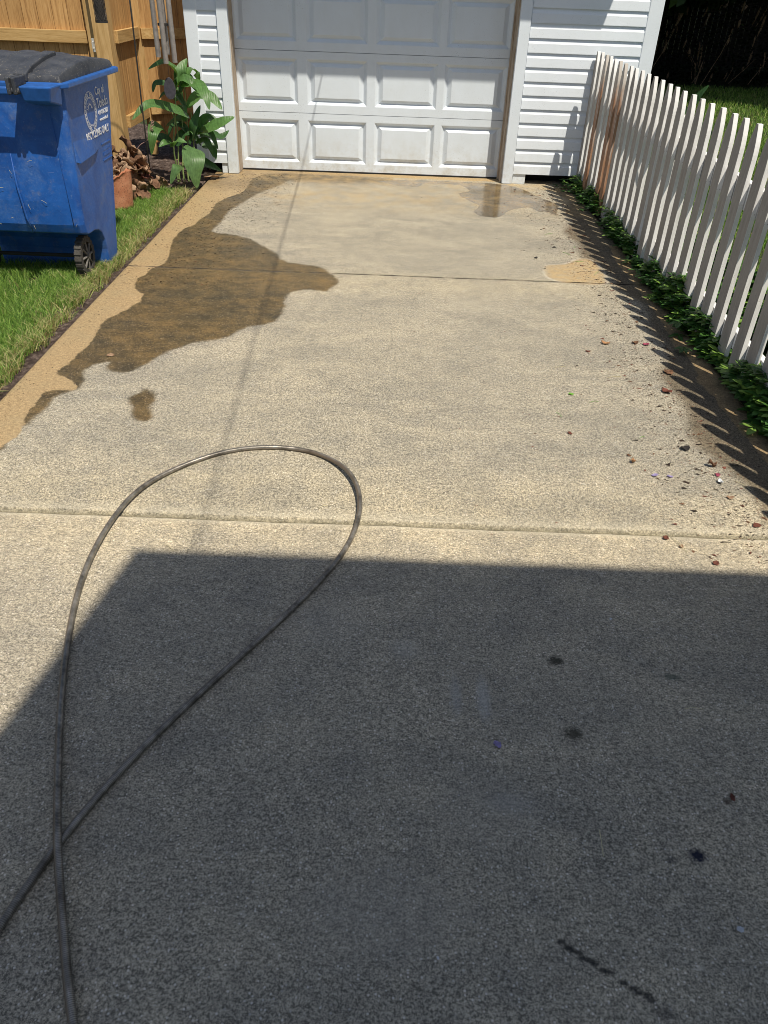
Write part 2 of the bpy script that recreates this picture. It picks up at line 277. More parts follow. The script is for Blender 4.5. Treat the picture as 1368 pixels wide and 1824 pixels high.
def wood(name, dark, mid, light, axis='z', rough=.7, sc_=1):
    N = NT(name)
    s = {'z': (14, 14, 1.0), 'x': (1.0, 14, 14), 'y': (14, 1, 14)}[axis]
    oi = N.n('ShaderNodeObjectInfo')
    off = N.n('ShaderNodeVectorMath', operation='ADD'); N.l(N.map(tuple(a*sc_ for a in s)), off.inputs[0])
    isl = N.n('ShaderNodeNewGeometry').outputs['Random Per Island']
    cmb = N.n('ShaderNodeCombineXYZ'); N.l(N.math('MULTIPLY', isl, 37.), cmb.inputs[0]); N.l(N.math('MULTIPLY', isl, 11.), cmb.inputs[2])
    N.l(cmb.outputs[0], off.inputs[1])
    n = N.noise(2.2, 6, .62, src=off.outputs[0], dist=1.2); n2 = N.noise(9, 4, .7, src=off.outputs[0], dist=.4)
    cr = N.n('ShaderNodeValToRGB'); e = cr.color_ramp.elements; e.new(.5)
    for i, (p_, c) in enumerate(zip((.3,.5,.72), (dark, mid, light))): e[i].position = p_; e[i].color = (*c, 1)
    N.l(N.math('ADD', N.math('MULTIPLY', n, .65), N.math('MULTIPLY', n2, .35)), cr.inputs[0])
    c = N.mix(1., cr.outputs[0], N.mix(isl, (.82,.80,.78), (1.1,1.08,1.05)), 'MULTIPLY')
    return N.fin(c, rough, N.bump(n2, .5, .0015), .3)
m_cedar = wood('cedar_boards', (.24,.12,.045), (.50,.29,.115), (.66,.43,.20))
m_cedar_h = wood('cedar_rail', (.30,.17,.06), (.55,.36,.15), (.70,.50,.25), 'x')
m_cedar_y = wood('cedar_rail_side', (.30,.17,.06), (.55,.36,.15), (.70,.50,.25), 'y')
m_post = wood('yellow_pine', (.34,.20,.07), (.56,.37,.16), (.70,.50,.26))
m_rawpicket = wood('bare_red_wood', (.17,.08,.045), (.36,.20,.12), (.52,.36,.26))
def peel(m):   # remains of white paint towards the top of the bare pickets
    t = m.node_tree; bs_ = t.nodes['Principled BSDF']; src = bs_.inputs['Base Color'].links[0].from_socket
    tc = t.nodes.new('ShaderNodeTexCoord'); mp_ = t.nodes.new('ShaderNodeMapping'); mp_.inputs['Scale'].default_value = (30, 30, 3); t.links.new(tc.outputs['Object'], mp_.inputs[0])
    n = t.nodes.new('ShaderNodeTexNoise'); n.inputs['Scale'].default_value = 1; n.inputs['Detail'].default_value = 5; t.links.new(mp_.outputs[0], n.inputs['Vector'])
    sp = t.nodes.new('ShaderNodeSeparateXYZ'); t.links.new(tc.outputs['Object'], sp.inputs[0])
    a = t.nodes.new('ShaderNodeMath'); a.operation = 'MULTIPLY_ADD'; a.inputs[1].default_value = .45; t.links.new(sp.outputs[2], a.inputs[0]); t.links.new(n.outputs[0], a.inputs[2])
    rm = t.nodes.new('ShaderNodeMapRange'); rm.inputs[1].default_value = .80; rm.inputs[2].default_value = .98; t.links.new(a.outputs[0], rm.inputs[0])
    mx = t.nodes.new('ShaderNodeMix'); mx.data_type = 'RGBA'; t.links.new(rm.outputs[0], mx.inputs[0]); t.links.new(src, mx.inputs[6]); mx.inputs[7].default_value = (.50, .46, .42, 1); t.links.new(mx.outputs[2], bs_.inputs['Base Color'])
peel(m_rawpicket)

# white weathered picket paint, and a darker copy that puts shade into the faces
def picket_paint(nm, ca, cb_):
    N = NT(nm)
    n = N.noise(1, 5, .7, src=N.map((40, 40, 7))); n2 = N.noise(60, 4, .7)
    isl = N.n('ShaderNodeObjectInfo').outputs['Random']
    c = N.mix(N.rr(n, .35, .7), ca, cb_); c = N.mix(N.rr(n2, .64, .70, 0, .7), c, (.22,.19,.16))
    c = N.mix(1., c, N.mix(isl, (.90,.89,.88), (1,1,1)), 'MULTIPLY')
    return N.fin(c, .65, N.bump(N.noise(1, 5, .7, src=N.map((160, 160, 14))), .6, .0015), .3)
m_picket = picket_paint('picket_paint', (.70,.70,.70), (.88,.88,.88)); m_pface = picket_paint('shaded_picket_face', (.30,.28,.258), (.42,.395,.37))

# ================= SETTING =================
def seg_sd(P, poly):
    """signed distance (positive inside) of points P to a closed polygon"""
    poly = np.array(poly); a = poly; b = np.roll(poly, -1, 0); d = np.full(len(P), 1e9); ins = np.zeros(len(P), bool)
    for (x0, y0), (x1, y1) in zip(a, b):
        e = np.array([x1-x0, y1-y0]); L = max(1e-12, e@e); t = np.clip(((P-[x0, y0])@e)/L, 0, 1)
        q = P-[x0, y0]-t[:, None]*e; d = np.minimum(d, np.hypot(q[:, 0], q[:, 1]))
        c = ((y0 > P[:, 1]) != (y1 > P[:, 1])); 
        with np.errstate(divide='ignore', invalid='ignore'): xi = (x1-x0)*(P[:, 1]-y0)/(y1-y0+1e-15)+x0
        ins ^= c & (P[:, 0] < xi)
    return np.where(ins, d, -d)
def spl(pts, n=6, closed=False):
    pts = [Vector((*p, 0)) if len(p) == 2 else Vector(p) for p in pts]; out = []; N = len(pts)
    rngN = N if closed else N-1
    for i in range(rngN):
        g = (lambda k: pts[k % N]) if closed else (lambda k: pts[min(max(k, 0), N-1)])
        p0, p1, p2, p3 = g(i-1), g(i), g(i+1), g(i+2)
        for k in range(n):
            t = k/n; out.append(.5*((2*p1)+(p2-p0)*t+(2*p0-5*p1+4*p2-p3)*t*t+(3*p1-p0-3*p2+p3)*t**3))
    if not closed: out.append(pts[-1])
    return out
XL, XR = -1.585, 2.07
J1, J2 = -6.152, -3.216
ys = list(np.arange(-13, -8, .1))+list(np.arange(-8, .02, .015))
for J, wd in ((J1, .05), (J2, .012)):
    ys = [y for y in ys if abs(y-J) > wd+.012]
    ys += list(J+np.array([-wd-.006, -wd, -wd*.7, -.02, -.012, -.008, -.004, 0, .004, .008, .012, .018, .024, .028, .033, wd, wd+.006])) if wd > .02 else list(J+np.array([-.016, -.012, -.009, -.0072, -.003, 0, .003, .0072, .009, .012, .016]))
ys = np.array(sorted(set(np.round(ys+[.02], 4)))); xs = np.linspace(XL, XR, 245)
gx, gy = np.meshgrid(xs, ys); P = np.stack([gx.ravel(), gy.ravel()], 1)
Z = np.zeros(len(P)); yy = P[:, 1]; xx = P[:, 0]
wavy = .0015*np.sin(xx*7.3)+.001*np.sin(xx*23+1)
d1 = yy-J1-wavy            # far slab (d1>0) rolls down 5 cm into the joint, near slab stands proud with a crisp edge
Z -= np.where((d1 > -.002) & (d1 < .028), .006*(1-np.clip(d1, 0, .028)/.028)**1.3+.004, 0)
Z -= np.where((d1 < -.002) & (d1 > -.012), .003*(d1+.012)/.010, 0)
d2 = np.abs(yy-J2-wavy*.6); Z -= np.where(d2 < .0075, .014, 0)*1.0; Z -= np.where((d2 >= .0045) & (d2 < .01), .0015, 0)
Z += np.array([mnoise.noise((x*1.7, y*1.7, 3.))*.0025 for x, y in P])
er = np.minimum(xx-XL, XR-xx); Z -= np.where(er < .012, .010*(1-er/.012), 0)
def zat(x, y): return mnoise.noise((x*1.7, y*1.7, 3.))*.0025
ny, nx = len(ys), len(xs)
idx = np.arange(ny*nx).reshape(ny, nx)
F = np.stack([idx[:-1, :-1], idx[:-1, 1:], idx[1:, 1:], idx[1:, :-1]], -1).reshape(-1, 4)
V = np.column_stack([P, Z])
# skirts
def skirt(ids):
    global V, F
    b = len(V); q = V[ids].copy(); q[:, 2] = -.12; V = np.vstack([V, q]); n = len(ids)
    k = np.arange(n-1); F = np.vstack([F, np.stack([ids[:-1], ids[1:], b+k+1, b+k], -1)])
skirt(idx[:, 0]); skirt(idx[:, -1]); skirt(idx[-1, :])
me = bpy.data.meshes.new('driveway'); me.from_pydata(V.tolist(), [], F.tolist())
me.materials.append(m_conc); me.polygons.foreach_set('use_smooth', [True]*len(me.polygons))
def wavyed(poly, n=5): return [(p.x, p.y) for p in spl(poly, n)]
wR = wavyed(WETR); tR = wavyed(TANR, 4)
wet_poly = [(XL-.3, -5.95)]+[(x, y) for x, y in reversed(wR)] + [(-.55, -.19), (-.95, .3), (XL-.3, .3)]
silt_poly = [(XL-.3, -6.0), (-1.50, -5.98)]+tR+[(-.85, -.10), (1.35, -.12), (1.35, .3), (XL-.3, .3)]
pud_poly = wavyed(PUD[3:-5], 4)+[(1.80, -1.0), (1.62, -.62), (1.55, -.42), (1.40, -.25), (1.2, -.2), (0.9, -.18), (.3, -.2), (.1, -.3)]
def put(name, val):
    a = me.attributes.new(name, 'FLOAT', 'POINT'); x = np.full(len(V), -1., 'f'); x[:len(P)] = val; a.data.foreach_set('value', x)
s_sd = np.maximum(seg_sd(P, silt_poly), seg_sd(P, [(2.5, -8.5), (1.99, -6.3)]+[(x, y) for x, y in reversed(wavyed(RTAN, 4))]+[(1.98, -2.3), (2.5, -2.2)]))
put('silt', s_sd)
put('wet', np.maximum(seg_sd(P, wet_poly), seg_sd(P, wavyed(BLOT+BLOT[:1], 3))))
put('puddle', seg_sd(P, pud_poly)); put('sand', seg_sd(P, wavyed(SAND+SAND[:1], 4)))
fx = 1.80-.09*np.sin(yy*2.1)-.03*np.sin(yy*9); dl = .16-np.hypot((xx+1.30)/1.6, (yy+.42)/1.5)*.55; dl = np.maximum(dl, np.where(xx < .25, .10-np.abs(yy+.24)*.50-np.clip(xx+.3, 0, 1)*.1, -.3)); put('damp', np.maximum(np.where(yy < -.3, xx-fx, -.3), dl*.7))
put('wash', np.clip(1-np.abs(yy+.95)/.7, 0, 1)*np.clip((xx+1.2)/.4, 0, 1)*.75+np.clip(1-np.abs(yy+.25)/.3, 0, 1))
put('joint', np.where((d1 > -.003), np.clip(1-d1/.030, 0, 1)**.5, 0)*(d1 < .035))
put('band', np.clip(np.exp(-((yy-J1-.05)/.30)**2)+.8*np.exp(-((yy-J2+.16)/.22)**2)+.35*np.exp(-((xx+.2)/.8)**2)*(yy > J1), 0, 1)); put('crack', np.clip(2.6-d2/.0055, 0, 1)*np.clip(.75+.5*np.sin(xx*31)*np.sin(xx*7), .3, 1)+np.where(np.abs(d1-.002) < .005, .45, 0)); put('near', np.where(yy < J1, 1., 0.))
put('edge', np.where((d1 < -.002) & (d1 > -.035), .7*(1-(-d1)/.035), 0)+np.where((d1 > .03) & (d1 < .10), (1-(d1-.03)/.07)*.4, 0))
me.update(); drv = bpy.data.objects.new('driveway', me); link(drv); tag(drv, kind='structure')

# base ground: one big sheet
g = MB().add([(-80,-80,-.05),(80,-80,-.05),(80,90,-.05),(-80,90,-.05)], [(0,1,2,3)]); tag(g.build('ground', m_turf, fix=False), kind='structure')

# soil beds: bumpy strips left of the slab and behind the shard
def soil_sheet(name, x0, x1, y0, y1, st, amp, zb):
    X = np.arange(x0, x1+st/2, st); Y = np.arange(y0, y1+st/2, st); v = []
    for y in Y:
        for x in X:
            v.append((x, y, zb+amp*(mnoise.noise((x*22, y*22, 0))+.6*mnoise.noise((x*60, y*60, 2)))))
    nX = len(X); f = [(j*nX+i, j*nX+i+1, (j+1)*nX+i+1, (j+1)*nX+i) for j in range(len(Y)-1) for i in range(nX-1)]
    o = MB().add(v, f).build(name, m_soil, fix=False, smooth=True); tag(o, kind='structure'); return o
soil_sheet('soil', -1.80, -1.586, -8.2, -.9, .014, .013, -.022)
soil_sheet('soil', -4.2, -1.59, -1.02, 2.6, .025, .016, -.015)
soil_sheet('soil', 2.071, 2.45, -8., -.1, .016, .012, -.02)

# ---- grass blades
def blades_mesh(name, pts, h, wd, cols, lean=.5, mats=None, droop=.3, zb=-.03):
    n = len(pts); pts = np.asarray(pts); h = h*(.55+.75*rng.random(n)); a = rng.random(n)*2*np.pi; la = rng.random(n)*2*np.pi
    ln = lean*h*(.2+rng.random(n)); dx, dy = np.cos(a)*wd/2, np.sin(a)*wd/2; lx, ly = np.cos(la)*ln, np.sin(la)*ln
    z0 = np.full(n, zb) if np.isscalar(zb) else zb
    v = np.zeros((n, 5, 3))
    v[:, 0] = np.stack([pts[:, 0]-dx, pts[:, 1]-dy, z0], 1); v[:, 1] = np.stack([pts[:, 0]+dx, pts[:, 1]+dy, z0], 1)
    v[:, 2] = np.stack([pts[:, 0]-dx*.8+lx*.35, pts[:, 1]-dy*.8+ly*.35, z0+h*.6], 1)
    v[:, 3] = np.stack([pts[:, 0]+dx*.8+lx*.35, pts[:, 1]+dy*.8+ly*.35, z0+h*.6], 1)
    v[:, 4] = np.stack([pts[:, 0]+lx, pts[:, 1]+ly, z0+h*(1-droop*rng.random(n)*lean)], 1)
    b = np.arange(n)*5
    f4 = np.stack([b, b+1, b+3, b+2], 1); f3 = np.stack([b+2, b+3, b+4], 1)
    m_ = bpy.data.meshes.new(name); m_.from_pydata(v.reshape(-1, 3).tolist(), [], f4.tolist()+f3.tolist())
    ca = m_.color_attributes.new('tint', 'BYTE_COLOR', 'POINT'); c = np.ones((n, 5, 4)); c[:, :, :3] = cols[:, None, :]
    ca.data.foreach_set('color', c.reshape(-1)); m_.materials.append(mats)
    o = bpy.data.objects.new(name, m_); link(o); return o
def leafy_mat(name, col=None, rough=.55, trans=.35, spec=.35, attr=True, vein=False):
    N = NT(name)
    if attr: base = N.attr('tint', 'Color')
    else:
        n = N.noise(9, 4, .6); isl = N.n('ShaderNodeNewGeometry').outputs['Random Per Island']
        base = N.mix(N.rr(n, .3, .7), tuple(c*.75 for c in col), tuple(c*1.25 for c in col)); base = N.mix(1., base, N.mix(isl, (.7,.75,.7), (1.3,1.2,1.1)), 'MULTIPLY')
    N.fin(base, rough, None, spec)
    tr = N.n('ShaderNodeBsdfTranslucent'); tb = N.mix(1., base, (1.2, 1.35, .6), 'MULTIPLY'); N.l(tb, tr.inputs[0])
    mx = N.n('ShaderNodeMixShader'); mx.inputs[0].default_value = trans
    N.l(N.b.outputs[0], mx.inputs[1]); N.l(tr.outputs[0], mx.inputs[2]); N.l(mx.outputs[0], N.t.nodes['Material Output'].inputs[0])
    return N.m
m_grass = leafy_mat('grass_blades')
def sample(n, x0, x1, y0, y1): return np.column_stack([x0+(x1-x0)*rng.random(n), y0+(y1-y0)*rng.random(n)])
def nz(P, s, o=0): return np.array([mnoise.noise((x*s, y*s, o)) for x, y in P])
def green(n, P, dry):
    k = rng.random(n); c = np.zeros((n, 3)); g1 = np.array([.06,.15,.022]); g2 = np.array([.36,.52,.12]); st = np.array([.62,.55,.29]); br = np.array([.24,.17,.08])
    c[:] = g1+(g2-g1)*(k**1.4)[:, None]; m_ = rng.random(n) < dry; c[m_] = st*(.6+.5*rng.random(m_.sum()))[:, None]
    m2 = m_ & (rng.random(n) < .25); c[m2] = br; return np.clip(c, 0, 1)
pts = np.vstack([sample(62000, -3.0, -1.62, -5.6, -.85), sample(26000, -2.05, -1.60, -5.6, -1.0)])
edge = -1.655+.035*nz(pts, 4)+.02*nz(pts, 13)
back = -.98+.08*nz(pts, 3, 4)
dens = nz(pts, 5, 9)
pts = pts[(pts[:, 0] < edge) & (pts[:, 1] < back) & (dens > -.55)]
ex = -1.655-pts[:, 0]; dry = np.clip(.50-ex*2.6, .04, .5)+.12*(nz(pts, 3, 2) > .25)
o = blades_mesh('lawn_left', pts, .070, .0044, green(len(pts), pts, dry), .75, m_grass); o.name = 'lawn'
tag(o, 'bright green lawn with straw coloured tips left of the driveway under the blue bin', 'grass', kind='stuff')
# long straggly dry grass at the slab edge
ps = sample(7500, -1.75, -1.62, -5.6, -1.05); ps = ps[nz(ps, 9, 5) > .0]
o = blades_mesh('edge_grass', ps, .085, .004, green(len(ps), ps, np.full(len(ps), .72)), 1.3, m_grass)
tag(o, 'straggly half dead straw coloured grass along the left slab edge', 'grass', kind='stuff')
# right hand lawn beyond the picket fence
ps = np.vstack([sample(42000, 2.25, 5.2, -6.5, 3.2), sample(34000, 2.7, 9.5, 2.2, 9.5)])
gcol = green(len(ps), ps, np.full(len(ps), .06))*1.0
o = blades_mesh('back_lawn', ps, .085, .009, gcol, .6, m_grass)
tag(o, 'mown green back lawn beyond the white picket fence', 'grass', kind='stuff')

# ================= GARAGE =================
gar = thing('garage', (.45, -.17, 0), 'white vinyl sided garage with a panelled overhead door at the end of the driveway', 'garage')
def siding(name, x0, x1, z0=.095, n=23, pitch=.1175, y=-.17, parent=gar):
    prof = []; z = z0
    for k in range(n):
        prof += [(y-.001, z), (y-.021, z), (y-.021, z+.006), (y-.018, z+.074), (y-.012, z+.084), (y-.001, z+.1172)]; z += pitch
    prof = prof + [(y+.05, z), (y+.05, z0)]
    vs = []; m_ = MB(); n_ = len(prof)
    for t in (x0, x1): vs += [(t, a, b) for a, b in prof]
    fs = [(i, n_+i, n_+(i+1) % n_, (i+1) % n_) for i in range(n_)]
    m_.add(vs, fs); o = m_.build(name, m_vinyl, parent); return o
siding('siding', -1.62, -1.433); siding('siding', 1.456, 2.512)
MB().box(-1.736, -1.615, -.196, -.05, .06, 2.75).build('corner_post', m_vinyl, gar, bevel=.006)
MB().box(2.508, 2.637, -.196, -.05, .06, 2.75).build('corner_post', m_vinyl, gar, bevel=.006)
def trim(x0, x1, s):
    return MB().box(x0, x1, -.205, -.03, 0.002, 2.16).build('door_trim', m_trim, gar, bevel=.004)
trim(-1.433, -1.333, -1); trim(1.350, 1.452, 1)
MB().box(-1.333, 1.350, -.205, -.03, 2.16, 2.28).build('door_trim', m_trim, gar, bevel=.004)
siding('siding', -1.452, 1.47, 2.285, 4)
# weathered door stops on the reveals
MB().box(1.333, 1.352, -.150, .05, .003, 2.155).box(1.318, 1.334, -.03, .01, .004, 2.15).build('door_stop', m_stop, gar, bevel=.002)
MB().box(-1.335, -1.327, -.150, .05, .003, 2.155).build('door_stop', m_stop, gar, bevel=.002)
# side walls, back wall, foundation, little white footing blocks
MB().box(-1.72, -1.70, -.05, 6.8, .1, 2.75).build('side_wall', m_vinyl, gar); MB().box(2.60, 2.62, -.05, 6.8, .1, 2.75).build('side_wall', m_vinyl, gar)
MB().box(-1.70, 2.60, 6.78, 6.8, .1, 2.75).build('back_wall', m_vinyl, gar)
MB().box(-1.70, -1.36, .0, .06, -.1, .3).build('foundation', m_dark, gar); MB().box(1.38, 2.60, .02, .08, -.1, .3).build('foundation', m_dark, gar)  # coloured near-black: shade of the gap under the siding painted in
MB().box(-1.50, -1.438, -.178, -.06, .0, .094).build('footing_block', m_trim, gar, bevel=.003)
MB().box(1.458, 1.585, -.178, -.06, .0, .094).build('footing_block', m_trim, gar, bevel=.003)
EY = -.2-(2.75-1.385)/2.2; 
rf = MB().box(-1.6, 2.50, EY, 7.0, 2.752, 2.83).build('roof', m_soffit, gar)  # unseen roof, its edges cut to place the shadow on the front
MB().add([(-1.6,EY,2.832),(2.5,EY,2.832),(2.5,7,2.832),(-1.6,7,2.832),(.45,EY+1.2,3.9),(.45,6,3.9)], [(0,1,4),(1,2,5,4),(2,3,5),(3,0,4,5),(0,3,2,1)]).build('roof_slope', m_roof, gar)
# garage door: three and a bit raised-panel sections
door = MB(); s_h = .5334; YD = .03
def raised(mb, x0, x1, z0, z1):
    # rectangular picture-frame panel: outer edge at face, groove slopes in then raised field
    lv = [(0, 0, YD), (.005, .004, YD+.001), (.034, .030, YD+.026), (.040, .033, YD+.026), (.080, .064, YD+.002)]
    rings = []
    for ins, iz, y in lv: rings.append([(x0+ins, y, z0+iz), (x1-ins, y, z0+iz), (x1-ins, y, z1-iz), (x0+ins, y, z1-iz)])
    vs = [v for r_ in rings for v in r_]; fs = []
    for k in range(len(rings)-1):
        for i in range(4): fs.append((k*4+i, k*4+(i+1) % 4, (k+1)*4+(i+1) % 4, (k+1)*4+i))
    b = (len(rings)-1)*4; fs.append((b, b+1, b+2, b+3)); mb.add(vs, fs)
gd = MB().box(-1.333, 1.333, YD+.03, YD+.05, .02, 2.16).build('garage_door', m_door, gar)
WORLD[gd.name] = None
for k in range(4):
    mb = MB(); za = .014+k*s_h; zb = za+s_h-.004; x = -1.33; e = [-1.332]
    px = [(-1.312, -.727), (-.640, -.045), (.030, .645), (.705, 1.315)]
    p0, p1 = za+.072, zb-.062
    xsn = [-1.333]+[t for q in px for t in q]+[1.333]
    for i in range(0, len(xsn), 2): mb.add([(xsn[i],YD,za),(xsn[i+1],YD,za),(xsn[i+1],YD,zb),(xsn[i],YD,zb)], [(0,1,2,3)])
    for a, b in px:
        mb.add([(a,YD,za),(b,YD,za),(b,YD,p0),(a,YD,p0)], [(0,1,2,3)]); mb.add([(a,YD,p1),(b,YD,p1),(b,YD,zb),(a,YD,zb)], [(0,1,2,3)])
        raised(mb, a, b, p0, p1)
    mb.add([(-1.333,YD,zb),(1.333,YD,zb),(1.333,YD+.03,zb),(-1.333,YD+.03,zb)], [(0,1,2,3)]); mb.add([(-1.333,YD,za),(1.333,YD,za),(1.333,YD+.03,za),(-1.333,YD+.03,za)], [(0,1,2,3)])
    o = mb.build('door_section', m_door, gd, fix=False)
    bm = bmesh.new(); bm.from_mesh(o.data); bmesh.ops.remove_doubles(bm, verts=bm.verts, dist=.0003); bmesh.ops.recalc_face_normals(bm, faces=bm.faces[:]); bm.to_mesh(o.data); bm.free()
MB().box(-1.333, 1.333, YD-.002, YD+.028, .0, .0145).build('bottom_seal', m_rubber, gd)
for o in list(bpy.data.objects):
    if o.parent == gd: o.matrix_parent_inverse = (Matrix.Translation(-Vector((.45, -.17, 0))) @ Matrix.Translation(Vector((.45, -.17, 0))))

# ================= HOUSE BEHIND THE CAMERA (casts the shade on the near slab) =================
hs = thing('house', (5, -12, 0), 'large white house behind the photographer whose eave shades the near slab', 'house')
HX, HY, HZ = .845, -8.717, 5.2; rk = .495
MB().add([(HX,HY,HZ),(14,HY,HZ),(14,HY-5,HZ+5*rk),(HX,HY-5,HZ+5*rk),(14,HY-10,HZ),(HX,HY-10,HZ),
          (HX,HY,HZ-.15),(14,HY,HZ-.15),(14,HY-10,HZ-.15),(HX,HY-10,HZ-.15)],
    [(0,1,2,3),(3,2,4,5),(0,6,7,1),(5,4,8,9),(0,3,5,9,6),(1,7,8,4,2),(6,9,8,7)]).build('roof', m_roof, hs)
wl = MB(); wl.box(HX+.35, 13.6, HY-9.6, HY-.42, 0, HZ-.151); wl.build('wall', m_vinyl, hs)
for wx in (3.2, 6.2, 9.4):
    for wz in (1.0, 3.4): 
        fr = MB().box(wx-.55, wx+.55, HY-.43, HY-.37, wz, wz+1.3).build('window', m_trim, hs)
        pn = MB().box(wx-.47, wx+.47, HY-.375, HY-.36, wz+.08, wz+1.22).build('pane', m_rubber, None)
        pn.parent = fr
# overhead service cable whose shadow runs down the slab
cb = MB(); A0 = Vector((.175, EY+.02, 2.86)); B0 = Vector((1.02, HY+.0, 5.05))
A0 = Vector((-.755+2.86*.2818, .5-1.0+0, 2.86))
A0 = Vector((-.74+2.86*.2818, EY-.0, 2.86))
cpts = [A0.lerp(B0, t)-Vector((0, 0, .22*4*t*(1-t)*0)) for t in [i/24 for i in range(25)]]
cb.tube(cpts, .0050, 8); o = cb.build('overhead_cable', m_rubber, smooth=True)
tag(o, 'black overhead service cable strung from the garage eave to the house', 'cable')

# ================= RECYCLING BIN =================
def bin_plastic():
    N = NT('blue_plastic'); n = N.noise(4, 6, .7, dist=.8); n2 = N.noise(60, 4, .75); n3 = N.noise(1, 4, .6, src=N.map((160, 160, 160)))
    c = N.mix(N.rr(n, .35, .7), (.007,.066,.29), (.016,.120,.46))
    ch = N.math('MULTIPLY', N.rr(N.noise(2.3, 5, .6, dist=.4, src=N.map((1,1,1),(3,1,7))), .50, .60), N.rr(n2, .40, .62, .25, .8))
    c = N.mix(N.math('MULTIPLY', ch, .50), c, (.12,.22,.46))
    c = N.mix(N.rr(n2, .60, .72, 0, .35), c, (.22,.30,.44))
    sep = N.n('ShaderNodeSeparateXYZ'); N.l(N.P, sep.inputs[0])
    low = N.math('MULTIPLY', N.rr(N.n('ShaderNodeNewGeometry').outputs['Position'], 0, 1), 1.0)
    c = N.mix(N.math('MULTIPLY', N.rr(N.noise(14, 5, .7), .54, .76), .35), c, (.20,.20,.19))
    # scratches
    w1 = N.n('ShaderNodeTexNoise'); w1.inputs['Scale'].default_value = 1; N.l(N.map((9, 9, 240)), w1.inputs['Vector'])
    c = N.mix(N.rr(w1.outputs[0], .74, .78, 0, .35), c, (.4,.45,.55))
    return N.fin(c, N.rr(n2, .3, .7, .38, .62), N.bump(n3, .35, .0012), .45)
m_blue = bin_plastic(); m_rim = plain('rim_blue', (.018,.10,.36), .45, var=.2, scale=25)
def lid_mat():
    N = NT('lid_plastic'); n = N.noise(8, 6, .7); n2 = N.noise(120, 3, .6)
    c = N.mix(N.rr(n, .35, .7), (.020,.024,.034), (.070,.075,.088)); c = N.mix(N.rr(n2, .62, .70, 0, .8), c, (.38,.34,.27))
    return N.fin(c, .55, N.bump(N.noise(400, 2), .4, .0006), .4)
m_lid = lid_mat(); m_white = plain('printed_white', (.78,.80,.84), .6, var=.12, scale=90)
m_hub = plain('dusty_hub', (.16,.15,.14), .8, var=.4, scale=50)
m_tyre = plain('dusty_tyre', (.06,.055,.05), .9, var=.5, scale=60, bump=.002)
bn = thing('recycling_bin', (-2.02, -3.3, 0), 'large blue wheeled recycling bin with black lid standing on the lawn left of the driveway', 'recycling bin')
bx, ty0, ty1 = -2.065, -3.555, -2.68
def bw(z): return .370+.022*(z/1.13)
prof = [(-3.552,1.13),(-3.560,.9),(-3.568,.70),(-3.578,.50),(-3.578,.36),(-3.560,.305),(-3.52,.290),(-3.47,.285),(-3.40,.284),(-3.33,.268),(-3.275,.235),(-3.24,.18),(-3.222,.11),(-3.215,-.03),
        (-3.03,-.03),(-3.0,.05),(-2.83,.62),(-2.72,.95),(-2.685,1.13)]
mb = MB(); xsn = [-1, -.93, -.5, 0, .5, .93, 1]; n_ = len(prof); vs = []
cy, cz = -3.1, .6
for k, t in enumerate(xsn):
    inset = .030 if abs(t) == 1 else 0
    for (y, z) in prof:
        yy_ = y + (inset if y < cy else -inset)*(1 if z > .3 or y > -3.2 else .2); bulge = .0
        if y < -3.5 and z > .3: yy_ -= .018*(1-t*t)*math.sin(math.pi*min(1, (z-.29)/.84))
        vs.append((bx+t*bw(z)+(.0 if abs(t) < 1 else 0), yy_, z))
fs = [tuple(range(n_)), tuple(range(6*n_+n_-1, 6*n_-1, -1))]
for k in range(6): fs += [(k*n_+i, k*n_+(i+1) % n_, (k+1)*n_+(i+1) % n_, (k+1)*n_+i) for i in range(n_)]
mb.add(vs, fs); body = mb.build('body', m_blue, bn, bevel=.006, seg=2)
WB = tuple(bn.location)
# vertical rib lines on the back panel
MB().tube([(-2.045,-3.575,.80),(-2.04,-3.600,.60),(-2.025,-3.600,.40),(-2.01,-3.585,.31)], [.002,.007,.007,.004], 6).tube([(-1.76,-3.568,1.0),(-1.755,-3.575,.7),(-1.745,-3.585,.35)], [.001,.003,.002], 6).build('rib', m_blue, bn, smooth=True)
# rim flange + handle bar + blocks
rim = MB(); rim.prism([(-2.475,-3.60),(-1.655,-3.60),(-1.626,-3.56),(-1.622,-2.64),(-1.65,-2.60),(-2.475,-2.60)], 'z', 1.118, 1.150); rim.build('rim', m_rim, bn, bevel=.008)
MB().box(-2.36, -1.905, -3.735, -3.700, 1.098, 1.138).build('handle_bar', m_rim, bn, bevel=.010, seg=3)
MB().add([(-1.845,-3.59,1.146),(-1.655,-3.59,1.146),(-1.665,-3.735,1.142),(-1.845,-3.735,1.142),(-1.835,-3.575,1.03),(-1.675,-3.575,1.03),(-1.685,-3.715,1.065),(-1.835,-3.715,1.065)],
    [(0,1,2,3),(4,7,6,5),(0,4,5,1),(1,5,6,2),(2,6,7,3),(3,7,4,0)]).build('handle_block', m_rim, bn, bevel=.008)
MB().tube([(-1.91,-3.72,1.118),(-1.84,-3.72,1.118)], .017, 10).box(-1.905,-1.885,-3.745,-3.46,1.10,1.185).box(-1.872,-1.852,-3.745,-3.46,1.10,1.185).build('hinge', m_lid, bn, bevel=.006)
# hand hold moulding
MB().box(-2.30,-2.10,-3.60,-3.555,.80,.985).build('hand_hold', m_blue, bn, bevel=.02, seg=3)
MB().prism([(-2.20+.035*math.cos(a), .91+.05*math.sin(a)) for a in [i*math.pi/8 for i in range(16)]], 'y', -3.604, -3.59).build('hand_hold_slot', m_dark, bn)  # flat dark oval, shade of the recess painted instead of cut
